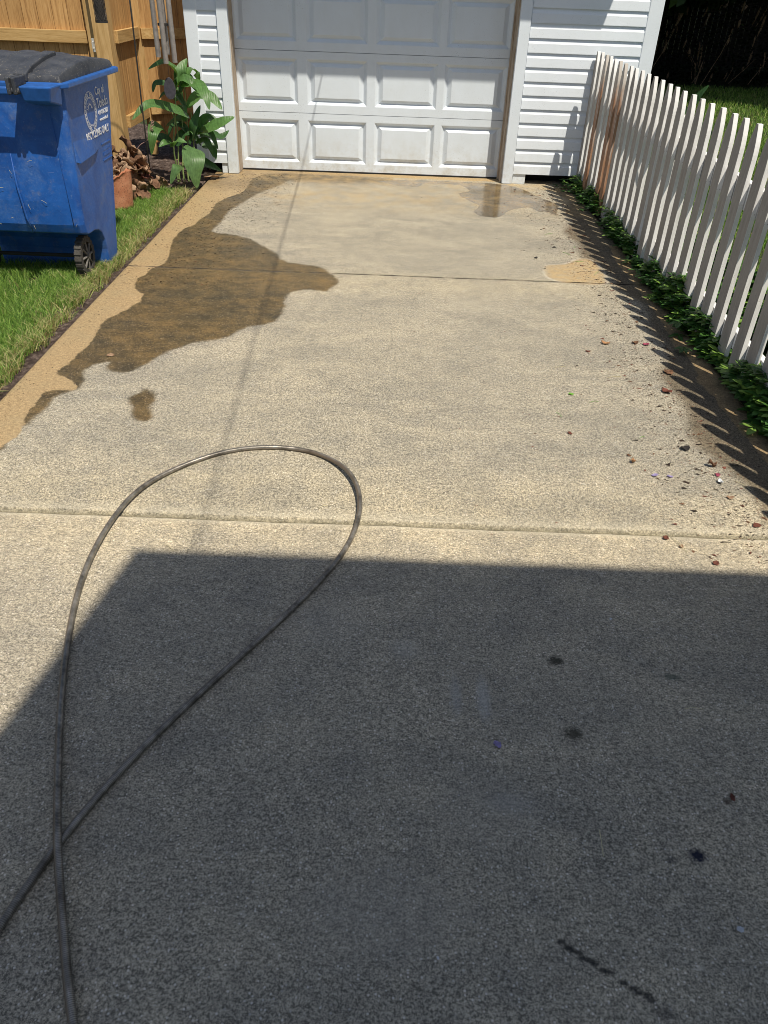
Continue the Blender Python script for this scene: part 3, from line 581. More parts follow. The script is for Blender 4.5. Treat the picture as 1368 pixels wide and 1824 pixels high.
# ledge on the side, raised name plate bars
sx = lambda z: bx+bw(z)
MB().add([(sx(.72)-.004,-3.52,.715),(sx(.72)+.022,-3.50,.705),(sx(.72)+.016,-3.22,.712),(sx(.72)-.004,-3.06,.725),(sx(.8)-.004,-3.52,.86),(sx(.8)-.004,-3.2,.84)],
    [(0,3,2,1),(0,1,4),(1,2,5,4),(2,3,5),(0,4,5,3)]).build('side_ledge', m_blue, bn, bevel=.004)
pl = MB()
for (y0, y1, z) in ((-3.04,-2.86,.738), (-3.04,-2.86,.640)): pl.box(sx(z)-.004, sx(z)+.004, y0, y1, z-.003, z+.003)
for r_ in range(2):
    for q in range(7): pl.box(sx(.69)-.004, sx(.69)+.002, -3.02+q*.022, -3.02+q*.022+.013, .665+r_*.032, .685+r_*.032)
pl.build('moulded_plate', m_blue, bn)
# lid
def lid_mesh():
    mb = MB(); X0, X1, Y0, Y1 = -2.475, -1.655, -3.585, -2.585; nx_, ny_ = 60, 60; v = []
    for j in range(ny_+1):
        for i in range(nx_+1):
            u, t = i/nx_, j/ny_; x = X0+(X1-X0)*u; y = Y0+(Y1-Y0)*t
            cr_ = .05 if (t > .85) else .02
            e = min(u, 1-u, t, 1-t)
            z = 1.152+(.034*min(1, e/.02)**.6)+.066*math.sin(math.pi*min(max((t-.02)/.96, 0), 1))*(.6+.4*math.sin(math.pi*u))
            z += .010*(sum(math.exp(-((u-c_)/.012)**4) for c_ in (.28, .50, .72)))*min(1, max(0, (t-.08)/.03))*min(1, max(0, (.93-t)/.03)); z -= .012*math.exp(-((min(e, .2)-.075)/.014)**2)
            if t > .9: x += (-.05 if u > .5 else .05)*(t-.9)*10*max(0, abs(u-.5)*2-.6)
            v.append((x, y, z))
    f = [(j*(nx_+1)+i, j*(nx_+1)+i+1, (j+1)*(nx_+1)+i+1, (j+1)*(nx_+1)+i) for j in range(ny_) for i in range(nx_)]
    mb.add(v, f)
    # skirt
    ring = [i for i in range(nx_+1)]+[j*(nx_+1)+nx_ for j in range(1, ny_+1)]+[ny_*(nx_+1)+i for i in range(nx_-1, -1, -1)]+[j*(nx_+1) for j in range(ny_-1, 0, -1)]
    b = len(mb.v); lo = [(v[i][0], v[i][1], 1.136) for i in ring]; mb.v += lo
    for k in range(len(ring)): mb.f.append((ring[k], ring[(k+1) % len(ring)], b+(k+1) % len(ring), b+k)); mb.mi.append(0)
    return mb
ld = lid_mesh().build('lid', m_lid, bn, smooth=True)
md_ = ld.modifiers.new('edge', 'BEVEL'); md_.width = .006; md_.segments = 2; md_.limit_method = 'ANGLE'; md_.angle_limit = R(40)
# strap over the lid by the hinge
MB().prism([(-3.60,1.15),(-3.60,1.192),(-3.50,1.222),(-3.3,1.254),(-3.1,1.266),(-3.1,1.22),(-3.4,1.16)], 'x', -1.915, -1.842).build('lid_strap', m_lid, bn, bevel=.006)
# axle and wheels
MB().tube([(-2.40,-3.43,.125),(-1.76,-3.43,.125)], .012, 10).build('axle', m_dark, bn)
for wx, sgn in ((-1.775, 1), (-2.415, -1)):
    tr = MB(); n = 40; rr_ = .128; cyw, czw = -3.43, .126
    for k in range(n):
        a0, a1 = 2*math.pi*k/n, 2*math.pi*(k+1)/n; ro = rr_ if k % 2 else rr_-.007
        q = [(wx+s_*.022, cyw+r_*math.cos(a), czw+r_*math.sin(a)) for s_ in (-1, 1) for r_ in (ro, .088) for a in (a0, a1)]
        tr.add(q, [(0,1,5,4),(0,2,3,1),(4,5,7,6),(2,6,7,3),(0,4,6,2),(1,3,7,5)])
    whl = tr.build('wheel', m_tyre, bn)
    hb = MB()
    for k in range(8):
        a = k*math.pi/4; d_ = Vector((0, math.cos(a), math.sin(a))); c_ = Vector((wx+sgn*.016, cyw, czw))
        hb.tube([c_+d_*.015+Vector((sgn*.006,0,0)), c_+d_*.09], .007, 6)
    hb.tube([(wx-.02, cyw, czw), (wx+sgn*.034, cyw, czw)], .02, 12)
    h_ = hb.build('hub', m_hub, None); h_.parent = whl
    dk = MB().tube([(wx-sgn*.012, cyw, czw), (wx-sgn*.004, cyw, czw)], .089, 24).build('wheel_disc', m_rubber, None); dk.parent = whl
# printing
def text_obj(name, s, loc, size, parent, mat, sx_=1, bold=0):
    cu = bpy.data.curves.new(name, 'FONT'); cu.body = s; cu.size = size; cu.extrude = .0006; cu.offset = bold; cu.resolution_u = 3
    t = bpy.data.objects.new(name, cu); sc.collection.objects.link(t)
    me_ = bpy.data.meshes.new_from_object(t.evaluated_get(bpy.context.evaluated_depsgraph_get())); bpy.data.objects.remove(t)
    # local x -> +Y world, local y -> +Z world, normal -> +X
    for v_ in me_.vertices:
        x_, y_, z_ = v_.co; Y_ = loc[0]+x_*sx_; Z_ = loc[1]+y_
        v_.co = (sx(Z_)+.0022+z_, Y_, Z_)
    me_.materials.append(mat); o_ = bpy.data.objects.new(name, me_); link(o_, parent)
    o_.matrix_parent_inverse = Matrix.Translation(-Vector(WORLD[parent.name])); return o_
text_obj('lettering', 'City of', (-3.02, 1.022), .066, bn, m_white, .95, .0002)
text_obj('lettering', 'Toledo', (-3.015, .948), .080, bn, m_white, .92, .0003)
text_obj('lettering', '419-936-2020', (-3.01, .905), .038, bn, m_white, .90, .0003)
text_obj('lettering', 'www.toledo.oh', (-3.00, .870), .028, bn, m_white, .95, .0002)
text_obj('lettering', 'RECYCLING ONLY', (-3.285, .795), .062, bn, m_white, .84, .0008)
se = MB(); sc_y, sc_z, sr = -3.145, .945, .112
def ring2(r0_, r1_, n=48, a0=0, a1=2*math.pi, cy_=sc_y, cz_=sc_z):
    for k in range(n):
        A_, B_ = a0+(a1-a0)*k/n, a0+(a1-a0)*(k+1)/n; q = []
        for r_, a in ((r0_, A_), (r1_, A_), (r1_, B_), (r0_, B_)):
            Z_ = cz_+r_*math.sin(a); q.append((sx(Z_)+.0026, cy_+r_*math.cos(a), Z_))
        se.add(q, [(0,1,2,3)])
ring2(sr-.004, sr); ring2(sr*.70, sr*.735); ring2(sr*.655, sr*.672)
for k in range(26):                                     # lettering band of the seal
    a = 2*math.pi*k/26
    if k % 13 == 6: continue
    ring2(sr*.77, sr*.93, 1, a, a+.09); ring2(sr*.87, sr*.93, 1, a+.02, a+.19); ring2(sr*.77, sr*.82, 1, a+.05, a+.16)
def q2(y0, y1, z0, z1): se.add([(sx(z)+.0026, sc_y+y, sc_z+z) for y, z in ((y0,z0),(y1,z0),(y1,z1),(y0,z1))], [(0,1,2,3)])
for x0_, x1_, z1_ in ((-.062,-.040,.012),(-.036,-.014,.026),(-.010,.012,.018),(.016,.034,.030),(.038,.060,.012)): q2(x0_, x1_, -.008, z1_)   # skyline
q2(-.066,.066,-.018,-.012); q2(-.030,-.024,-.05,-.02); q2(-.014,-.008,-.05,-.02); q2(.002,.008,-.05,-.02); q2(.018,.024,-.05,-.02); q2(-.040,.034,-.056,-.051)
for k in range(9): a = math.pi*(.12+.76*k/8); ring2(sr*.32, sr*.56, 1, a, a+.05)
q2(-.058,.058,-.030,-.022); q2(-.048,.046,-.072,-.064)
for k in range(7): q2(-.052+.0155*k, -.044+.0155*k, -.047, -.034)
ring2(sr*.20, sr*.27, 20, 0, math.pi, sc_y, sc_z+.016)
se.build('city_seal', m_white, bn, fix=False)
# dried grass clippings and a dead leaf stuck to the bin
cl = MB()
for k in range(12):
    x_ = -2.32+.6*random.random(); z_ = .33+.42*random.random(); a = random.uniform(-1.2, 1.2)*1.2; L_ = random.uniform(.015, .05)
    y_ = -3.578-.018*(1-((x_-bx)/.34)**2)-.004
    cl.tube([(x_, y_, z_), (x_+L_*.5*math.cos(a), y_-.004, z_+L_*.5*math.sin(a)+.003), (x_+L_*math.cos(a), y_, z_+L_*math.sin(a))], .0009, 4)
m_straw = plain('dry_straw', (.50,.44,.27), .8, var=.3, scale=30)
cl.build('grass_clipping', m_straw, bn)['kind'] = 'stuff'

# ================= WOODEN FENCE AND GATE =================
wf = thing('wooden_fence', (-2.5, 0, 0), 'tall cedar board fence section between the square post and the garage corner', 'fence')
wg = thing('wooden_gate', (-3.2, -.1, 0), 'cedar board gate with horizontal rails behind the blue bin', 'gate')
b_ = MB(); x = -4.4
while x < -2.70: b_.box(x, min(x+.137, -2.676), -.085+.003*random.random(), -.065, .08, 1.85+.01*random.random()); x += .1415
b_.build('boards', m_cedar, wg, bevel=.0015)
MB().box(-4.4, -2.690, -.128, -.0865, 1.085, 1.188).build('rail', m_cedar_h, wg, bevel=.003); MB().box(-4.4, -2.690, -.128, -.0865, .30, .40).build('rail', m_cedar_h, wg, bevel=.003)
MB().box(-2.672, -2.612, -.145, -.06, .06, 1.86).build('stile', m_post, wg, bevel=.003)
MB().box(-2.600, -2.580, -.262, -.250, 1.03, 1.14).tube([(-2.59,-.262,1.06),(-2.59,-.285,1.06),(-2.59,-.285,1.11),(-2.59,-.262,1.11)], .006, 8).build('latch', plain('galvanised', (.62,.62,.60), .45, metal=.4), wg)
MB().box(-2.578, -2.432, -.25, -.10, -.05, 2.0).build('post', m_post, wf, bevel=.004)
b_ = MB(); y = -.09
while y < .60: b_.box(-2.462, -2.444, y, y+.135, .37, 1.9); y += .139
d_ = Vector((.65, .42, 0)); L_ = d_.length; d_ = d_/L_; nrm = Vector((d_.y, -d_.x, 0)); t = 0; S0 = Vector((-2.40, .62, 0))
while t < L_-.02:
    a, c = S0+d_*t, S0+d_*min(t+.135, L_); q = nrm*.018
    b_.add([(a.x,a.y,.12),(c.x,c.y,.12),(c.x+q.x,c.y+q.y,.12),(a.x+q.x,a.y+q.y,.12),(a.x,a.y,1.9),(c.x,c.y,1.9),(c.x+q.x,c.y+q.y,1.9),(a.x+q.x,a.y+q.y,1.9)],
        [(0,3,2,1),(4,5,6,7),(0,1,5,4),(1,2,6,5),(2,3,7,6),(3,0,4,7)]); t += .139
b_.build('boards', m_cedar, wf, bevel=.0015)
MB().box(-2.442, -2.400, -.098, .60, 1.092, 1.195).build('rail', m_cedar_y, wf, bevel=.003); MB().box(-2.442, -2.400, -.098, .60, .372, .478).build('rail', m_cedar_y, wf, bevel=.003)
q0 = S0+nrm*.0185; q1 = S0+d_*L_+nrm*.0185
for z0_, z1_ in ((1.09, 1.185), (.40, .49)):
    o2 = nrm*.04; r_ = MB(); r_.add([(q0.x,q0.y,z0_),(q1.x,q1.y,z0_),(q1.x+o2.x,q1.y+o2.y,z0_),(q0.x+o2.x,q0.y+o2.y,z0_),(q0.x,q0.y,z1_),(q1.x,q1.y,z1_),(q1.x+o2.x,q1.y+o2.y,z1_),(q0.x+o2.x,q0.y+o2.y,z1_)],
        [(0,3,2,1),(4,5,6,7),(0,1,5,4),(1,2,6,5),(2,3,7,6),(3,0,4,7)]); r_.build('rail', m_cedar_h, wf, bevel=.003)
MB().box(-2.445, -2.375, .605, .66, .0, 1.9).build('post', m_post, wf, bevel=.003)

# ================= SHEPHERD HOOK, CHIMES, FEEDER =================
m_iron = plain('black_iron', (.035,.033,.032), .5, metal=.3, scale=60)
hk = thing('shepherd_hook', (-2.0, -1.0, 0), 'thin black iron garden hook pole pushed into the grass between bin and leafy plant', 'garden hook')
hp = MB(); hp.tube([(-2.0,-1.0,-.1),(-1.992,-1.0,.6),(-1.975,-1.0,1.3),(-1.965,-1.0,1.95)], .0065, 8)
for s_, L_ in ((1, .26), (-1, .25)):
    hp.tube([(-1.965+s_*L_*.5*(1-math.cos(a)), -1.0, 1.95+.13*math.sin(a)) for a in [math.pi*k/12 for k in range(13)]], .005, 8)
hp.build('pole', m_iron, hk, smooth=True)
m_alu = plain('weathered_tube', (.36,.33,.31), .45, metal=.55, var=.2, scale=18)
ch = thing('wind_chime', (-1.71, -1.0, 1.0), 'wind chime of long grey metal tubes hanging before the cedar fence', 'wind chime')
for tx, tyy, zb in ((-1.790,-1.0,1.072), (-1.722,-1.035,1.030), (-1.655,-1.0,1.037), (-1.725,-.94,1.09)):
    mbt = MB(); mbt.tube([(tx,tyy,zb),(tx,tyy,1.80)], .021, 18, cap=False).tube([(tx,tyy,zb),(tx,tyy,1.80)], .0185, 18, cap=False); mbt.build('chime_tube', m_alu, ch, smooth=True, fix=False)
MB().tube([(-1.722,-.99,1.86),(-1.722,-.99,1.875)], .10, 24).build('top_disc', m_cedar, ch)
MB().tube([(-1.722,-.99,1.30),(-1.722,-.99,1.318)], .045, 20).build('clapper', m_iron, ch)
MB().tube([(-1.722,-.99,1.94),(-1.722,-.99,.93)], .0015, 5).build('cord', m_iron, ch)
MB().prism([(-1.729+.050*math.cos(a)*(1-.15*math.sin(a)), .838+.085*math.sin(a)) for a in [i*math.pi/14 for i in range(28)]], 'y', -.995, -.983).build('wind_catcher', plain('slate_disc', (.05,.048,.06), .6, var=.35, scale=40), ch, bevel=.002)
fd = thing('mesh_bird_feeder', (-2.23, -1.0, 1.31), 'dark wire mesh tube bird feeder hanging in front of the square fence post', 'bird feeder')
ms_ = MB(); fr_ = .048; fx_, fy_ = -2.232, -1.0
for k in range(14):
    for sg in (1, -1):
        ms_.tube([(fx_+fr_*math.cos(2*math.pi*k/14+sg*z*14), fy_+fr_*math.sin(2*math.pi*k/14+sg*z*14), 1.318+z) for z in [i*.03 for i in range(14)]], .0014, 4, cap=False)
ms_.build('mesh_tube', m_iron, fd)
MB().tube([(fx_,fy_,1.305),(fx_,fy_,1.32)], .050, 20).build('base_cap', m_iron, fd); MB().tube([(fx_,fy_,1.735),(fx_,fy_,1.76)], .055, 20).tube([(fx_,fy_,1.76),(fx_,fy_,1.95)], .002, 5).build('top_cap', m_iron, fd)
MB().tube([(fx_,fy_,1.322),(fx_,fy_,1.70)], .040, 16).build('seed_fill', plain('seed', (.05,.045,.04), .9, var=.6, scale=160), fd)

# ================= LEAFY PLANT =================
def leaf_geom(mb, pts, wd, up=Vector((0,0,1)), n=12, fold=.25, mi=0, wav=.0, sharp=1.0):
    P_ = spl(pts, max(2, int(n/(len(pts)-1)))) ; n = len(P_)-1
    rows = []
    for i, p_ in enumerate(P_):
        t = i/n; tg = (P_[min(i+1, n)]-P_[max(i-1, 0)]).normalized(); sd = tg.cross(up)
        if sd.length < .15: sd = tg.cross(Vector((0, -1, .3)))
        sd.normalize(); nr = sd.cross(tg).normalized()
        w_ = wd/2*(math.sin(math.pi*min(1, t**.62))**.85)*(1 if t < .97 else .6)+.0006
        ww = wav*math.sin(t*17+p_.x*40)
        rows.append([p_-sd*w_+nr*(fold*w_+ww*w_), p_-sd*w_*.55+nr*fold*w_*.65, p_-nr*.0, p_+sd*w_*.55+nr*fold*w_*.65, p_+sd*w_+nr*(fold*w_-ww*w_)])
    b = len(mb.v); mb.v += [tuple(v) for r_ in rows for v in r_]
    for i in range(n):
        for k in range(4): mb.f.append((b+i*5+k, b+i*5+k+1, b+(i+1)*5+k+1, b+(i+1)*5+k)); mb.mi.append(mi)
def bigleaf_mat(name, base, spec=.45):
    N = NT(name); n = N.noise(28, 4, .6); isl = N.n('ShaderNodeNewGeometry').outputs['Random Per Island']
    c = N.mix(N.rr(n, .35, .68), tuple(a*.8 for a in base), tuple(a*1.25 for a in base))
    wv = N.n('ShaderNodeTexWave'); wv.inputs['Scale'].default_value = 22; wv.inputs['Distortion'].default_value = 3; N.l(N.P, wv.inputs[0])
    c = N.mix(N.rr(wv.outputs['Fac'], .8, 1., 0, .25), c, tuple(min(1, a*2.0) for a in base))
    N.fin(c, .42, N.bump(N.math('ADD', wv.outputs['Fac'], n), .4, .002), spec)
    tr = N.n('ShaderNodeBsdfTranslucent'); N.l(N.mix(1., c, (1.3, 1.5, .5), 'MULTIPLY'), tr.inputs[0])
    mx = N.n('ShaderNodeMixShader'); mx.inputs[0].default_value = .28
    N.l(N.b.outputs[0], mx.inputs[1]); N.l(tr.outputs[0], mx.inputs[2]); N.l(mx.outputs[0], N.t.nodes['Material Output'].inputs[0]); return N.m
m_bl = [bigleaf_mat('leaf_green', (.085,.180,.052)), bigleaf_mat('leaf_deep_green', (.040,.100,.030)), bigleaf_mat('leaf_light_green', (.095,.180,.065))]
m_stem = plain('stem_green', (.22,.30,.10), .6, var=.3, scale=30)
lp = thing('leafy_plant', (-1.75, -.55, 0), 'waist high plant with big pointed green leaves at the left foot of the garage', 'plant')
for pts_, wd, tn in BIGLEAF:
    mb = MB(); f_ = random.uniform(.15, .35); leaf_geom(mb, pts_, wd*1.18, up=Vector((random.uniform(-.3,.5), -.55, .85)), fold=f_, n=18, wav=.05)
    mb.build('leaf', m_bl[tn], lp, smooth=True, fix=False)
rl = random.Random(77)
for k in range(13):
    sx0 = rl.uniform(-1.84, -1.66); y0_ = rl.uniform(-.62, -.45); z0_ = rl.uniform(.22, .86); a = rl.uniform(0, 6.28); L_ = rl.uniform(.14, .27); dx_, dy_ = math.cos(a)*L_, math.sin(a)*L_*.6
    mb = MB(); leaf_geom(mb, [(sx0, y0_, z0_), (sx0+dx_*.35, y0_+dy_*.35, z0_+L_*.42), (sx0+dx_*.75, y0_+dy_*.75, z0_+L_*.38), (sx0+dx_, y0_+dy_, z0_+L_*rl.uniform(-.25, .2))], L_*rl.uniform(.30, .46), up=Vector((rl.uniform(-.4,.4), -.4, .9)), fold=rl.uniform(.2,.5), n=18, wav=.07)
    mb.build('leaf', m_bl[rl.choice((0, 1, 2, 1))], lp, smooth=True, fix=False)
for s_ in STEMS:
    a = Vector(s_[0]); mb = MB(); mb.tube(spl([(a.x, a.y, -.02)]+s_, 5), [.009-.005*i/(5*len(s_)) for i in range(5*len(s_)+1)], 8); mb.build('stem', m_stem, lp, smooth=True)

# ================= DRY LEAVES, SHARD, TWIGS =================
def dry_mat(name, c1_, c2_):
    N = NT(name); n = N.noise(30, 5, .65); c = N.mix(N.rr(n, .35, .68), c1_, c2_)
    N.fin(c, .75, N.bump(N.noise(110, 3), .6, .002), .3); return N.m
m_dry = [dry_mat('dead_leaf_brown', (.08,.04,.022), (.24,.13,.075)), dry_mat('dead_leaf_tan', (.22,.13,.08), (.46,.32,.21)), dry_mat('dead_leaf_red', (.09,.03,.020), (.22,.075,.05)),
         dry_mat('dead_leaf_orange', (.30,.15,.07), (.50,.30,.16))]
def crumple(name, loc, size, mat, label=None, cat=None, group=None, curl=1., flat=False, seed=None):
    rs = random.Random(seed if seed is not None else hash(name)+len(bpy.data.objects)); n = 8; v = []; mb = MB(); a0 = rs.uniform(0, 6.28); asp = rs.uniform(.55, .95); ph = rs.uniform(0, 6)
    for j in range(n+1):
        t = j/n; wv_ = math.sin(math.pi*(t*.94+.03))**.7*(1+.25*math.sin(t*19+ph))
        for i in range(7):
            u = (i/6-.5)*2; x_ = (t-.5)*size; y_ = u*size*asp*.5*wv_
            z_ = size*curl*(.22*u*u+.18*math.sin(t*5+ph)*(1-.5*abs(u))+.10*math.sin(u*6+t*7+ph))+(.12*size*curl*(2*t-1)**2)
            v.append(Vector((x_, y_, z_)))
    zmin = min(p_.z for p_ in v); rot = Matrix.Rotation(a0, 3, 'Z') @ Matrix.Rotation(0 if flat else rs.uniform(-.9, .9), 3, 'X')
    v = [rot @ (p_-Vector((0, 0, zmin))) for p_ in v]; zmin = min(p_.z for p_ in v); v = [p_-Vector((0, 0, zmin)) for p_ in v]
    mb.add(v, [(j*7+i, j*7+i+1, (j+1)*7+i+1, (j+1)*7+i) for j in range(n) for i in range(6)])
    o = mb.build(name, mat, smooth=True, fix=False); o.location = loc
    so_ = o.modifiers.new('t', 'SOLIDIFY'); so_.thickness = max(.0005, size*.01)
    if 'heap behind' in (label or ''): o.rotation_euler = (rs.uniform(-.9,.9), rs.uniform(-.9,.9), rs.uniform(0,6))
    if label: tag(o, label, cat, group)
    return o
k = 0
for (x0_, y0_, z0_, sz, mi) in [(-2.16,-1.42,.34,.17,0),(-2.10,-1.36,.30,.18,1),(-2.05,-1.30,.24,.16,0),(-2.12,-1.28,.38,.17,0),(-2.02,-1.22,.16,.15,2),(-2.08,-1.38,.18,.16,2),(-1.99,-1.18,.06,.15,1),
        (-2.15,-1.48,.22,.15,1),(-2.10,-1.50,.10,.15,0),(-2.04,-1.42,.08,.15,0),(-1.97,-1.06,.03,.14,0),(-2.18,-1.30,.24,.17,0),(-2.06,-1.20,.30,.16,1),(-1.93,-1.0,.02,.13,1),(-2.10,-1.62,.10,.13,0),(-2.12,-1.66,.18,.12,0),
        (-2.2,-1.38,.42,.15,1),(-2.14,-1.22,.28,.17,0),(-2.08,-1.12,.10,.16,0),(-2.02,-1.34,.02,.14,0)]:
    crumple('dry_leaf', (x0_, y0_, z0_), sz, m_dry[mi], 'big crumpled dead leaf in the brown heap behind the terracotta shard', 'dry leaf', 'dead leaves heaped behind the terracotta shard', 1., seed=100+k); k += 1
rp_ = random.Random(31)
for k in range(26):
    a = rp_.uniform(-2.6, .9); el_ = rp_.uniform(.05, 1.3); x0_ = -2.11+.15*math.cos(a)*math.cos(el_); y0_ = -1.33+.25*math.sin(a)*math.cos(el_); z0_ = .30*math.sin(el_)
    crumple('dry_leaf', (x0_, y0_, z0_), rp_.uniform(.13, .19), m_dry[rp_.choice((0,0,1,1,2))], 'big crumpled dead leaf in the brown heap behind the terracotta shard', 'dry leaf', 'dead leaves heaped behind the terracotta shard', 0.55, seed=300+k)
# a matted core that carries the heap
hp_ = bmesh.new(); bmesh.ops.create_icosphere(hp_, subdivisions=4, radius=1)
for v_ in hp_.verts:
    q = v_.co.copy(); r_ = 1+.30*mnoise.noise(q*2.2)+.16*mnoise.noise(q*6)+.08*mnoise.noise(q*14); v_.co = Vector((q.x*.12*r_-2.11, q.y*.22*r_-1.33, max(-.02, q.z*.31*r_)))
me_ = bpy.data.meshes.new('leaf_litter'); hp_.to_mesh(me_); hp_.free(); me_.materials.append(m_dry[0]); o = bpy.data.objects.new('leaf_litter', me_); link(o)
tag(o, 'matted brown leaf litter heaped between bin, fence post and hook pole', 'leaf litter', kind='stuff')
# more litter on the soil behind the plant
lt = MB()
for k in range(70):
    c_ = Vector((random.uniform(-2.5,-1.62), random.uniform(-.95,.3), .01)); a = random.uniform(0, 6.28); s_ = random.uniform(.03,.09); d1_ = Vector((math.cos(a), math.sin(a), random.uniform(-.1,.3)))
    leaf_geom(lt, [c_, c_+d1_*s_*.5+Vector((0,0,.01)), c_+d1_*s_], s_*.5, n=4, mi=random.choice((0,0,1)))
tag(lt.build('fallen_leaf_litter', m_dry[:2], fix=False), 'scattered dead leaves on the dark soil under the leafy plant', 'leaf litter', kind='stuff')
crumple('fallen_leaf', (-1.55,-.48,.003), .17, m_dry[1], 'broad tan dead leaf lying on the concrete at the left door trim', 'dry leaf', curl=.5, flat=True, seed=5)
# terracotta shard
N = NT('terracotta'); n_ = N.noise(12, 5, .65)
c = N.mix(N.rr(n_, .35, .68), (.42,.16,.085), (.60,.29,.17)); c = N.mix(N.rr(N.noise(90, 3), .60, .68, 0, .8), c, (.10,.05,.035)); m_terra = N.fin(c, .85, N.bump(N.noise(80, 4), .6, .003), .2)
sh = MB(); cx_, cy_, rp = -2.085, -1.70, .135; na = 20; rows = []
for j in range(11):
    z_ = .335*j/10; r_ = rp*(.82+.18*j/10)
    for i in range(na+1):
        a = R(-118)+R(150)*i/na; top = .225+.10*min(1, (i/na)/.62)**1.5+.006*math.sin(i*2.1)-.05*max(0, i/na-.66)*3
        zz = min(z_, top) if j < 10 else top
        rows.append((cx_+r_*math.cos(a), cy_+r_*math.sin(a), zz))
W_ = na+1; sh.add(rows, [(j*W_+i, j*W_+i+1, (j+1)*W_+i+1, (j+1)*W_+i) for j in range(10) for i in range(na)])
o = sh.build('terracotta_shard', m_terra, smooth=True, fix=False); md2 = o.modifiers.new('t', 'SOLIDIFY'); md2.thickness = .014
tag(o, 'broken curved piece of an orange terracotta pot standing in the grass beside the bin', 'pot shard')
MB().tube([(-2.18,-1.0,.28),(-2.10,-.98,.36),(-2.02,-.96,.50),(-1.98,-.95,.60)], .003, 6)
tw = MB(); tw.tube(spl([(-2.13,-.95,.30),(-2.07,-.95,.37),(-1.99,-.95,.42),(-1.955,-.95,.52),(-1.93,-.95,.58)], 5), [.0035]*20+[.002], 6)
for k in range(7): tw.tube([(-1.955+.004*k,-.95,.50+.012*k), (-1.955+.004*k+.018,-.955,.495+.012*k)], .003, 5)
tag(tw.build('twig', plain('pinkish_twig', (.34,.20,.17), .7), smooth=True), 'thin reddish dead flower stalk leaning across the hook pole', 'twig')

# ================= PICKET FENCE =================
FX = 2.095
def picket_mesh(mat, name, h=1.17, wd=.104, th=.026):
    mb = MB(); pr = [(-wd/2, .02), (wd/2, .02), (wd/2, h-.16)]
    for k in range(1, 9):
        a = k/8; pr.append((wd/2-(wd/2-.012)*(a**1.7), h-.16+.16*a**.95))
    for k in range(8, 0, -1):
        a = k/8; pr.append((-(wd/2-(wd/2-.012)*(a**1.7)), h-.16+.16*a**.95))
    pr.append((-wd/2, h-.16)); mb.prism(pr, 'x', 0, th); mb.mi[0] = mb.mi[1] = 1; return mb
pk = {}
def place_picket(i, y, mat):
    nm = 'picket'
    key = mat.name
    if key not in pk:
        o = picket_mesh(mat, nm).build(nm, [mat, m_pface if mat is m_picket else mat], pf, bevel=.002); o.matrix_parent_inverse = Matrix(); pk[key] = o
    else:
        o = pk[key].copy(); sc.collection.objects.link(o); o.parent = pf; o.matrix_parent_inverse = Matrix()
    hz = 1.0+random.uniform(-.003, .003); slope = (y+.3)*.0045
    o.location = Vector((FX+random.uniform(-.002, .002), y, slope*0+.012-(-y)*.011)) - pf.location
    o.rotation_euler = (random.uniform(-.003, .003), random.uniform(-.004, .004), random.uniform(-.015, .015)); o.scale = (1, 1, hz*1.01)
    return o
pf = thing('picket_fence', (FX, -3.2, 0), 'white painted wooden picket fence running along the right side of the driveway', 'fence')
y = -.235; i = 0
while y > -6.7:
    m_ = m_rawpicket if i in (2, 5, 6) else m_picket
    o = place_picket(i, y, m_)
    if i in (2, 5, 6): o['label'] = 'bare reddish brown picket with the paint gone'
    y -= .1785+random.uniform(-.0015, .0015); i += 1
RZ = .765
def railbox(z0, z1):
    m = MB().box(FX+.029, FX+.067, -6.75, -.19, z0, z1); m.v = [(x, y, z+.025+.011*y) for x, y, z in m.v]; return m
railbox(RZ, RZ+.135).build('rail', m_picket, pf, bevel=.003)
railbox(.14, .23).build('rail', m_picket, pf, bevel=.003)
for yp in (-.30, -2.75, -5.2): MB().box(FX+.069, FX+.159, yp-.045, yp+.045, -.1, 1.0).build('post', m_picket, pf, bevel=.004)

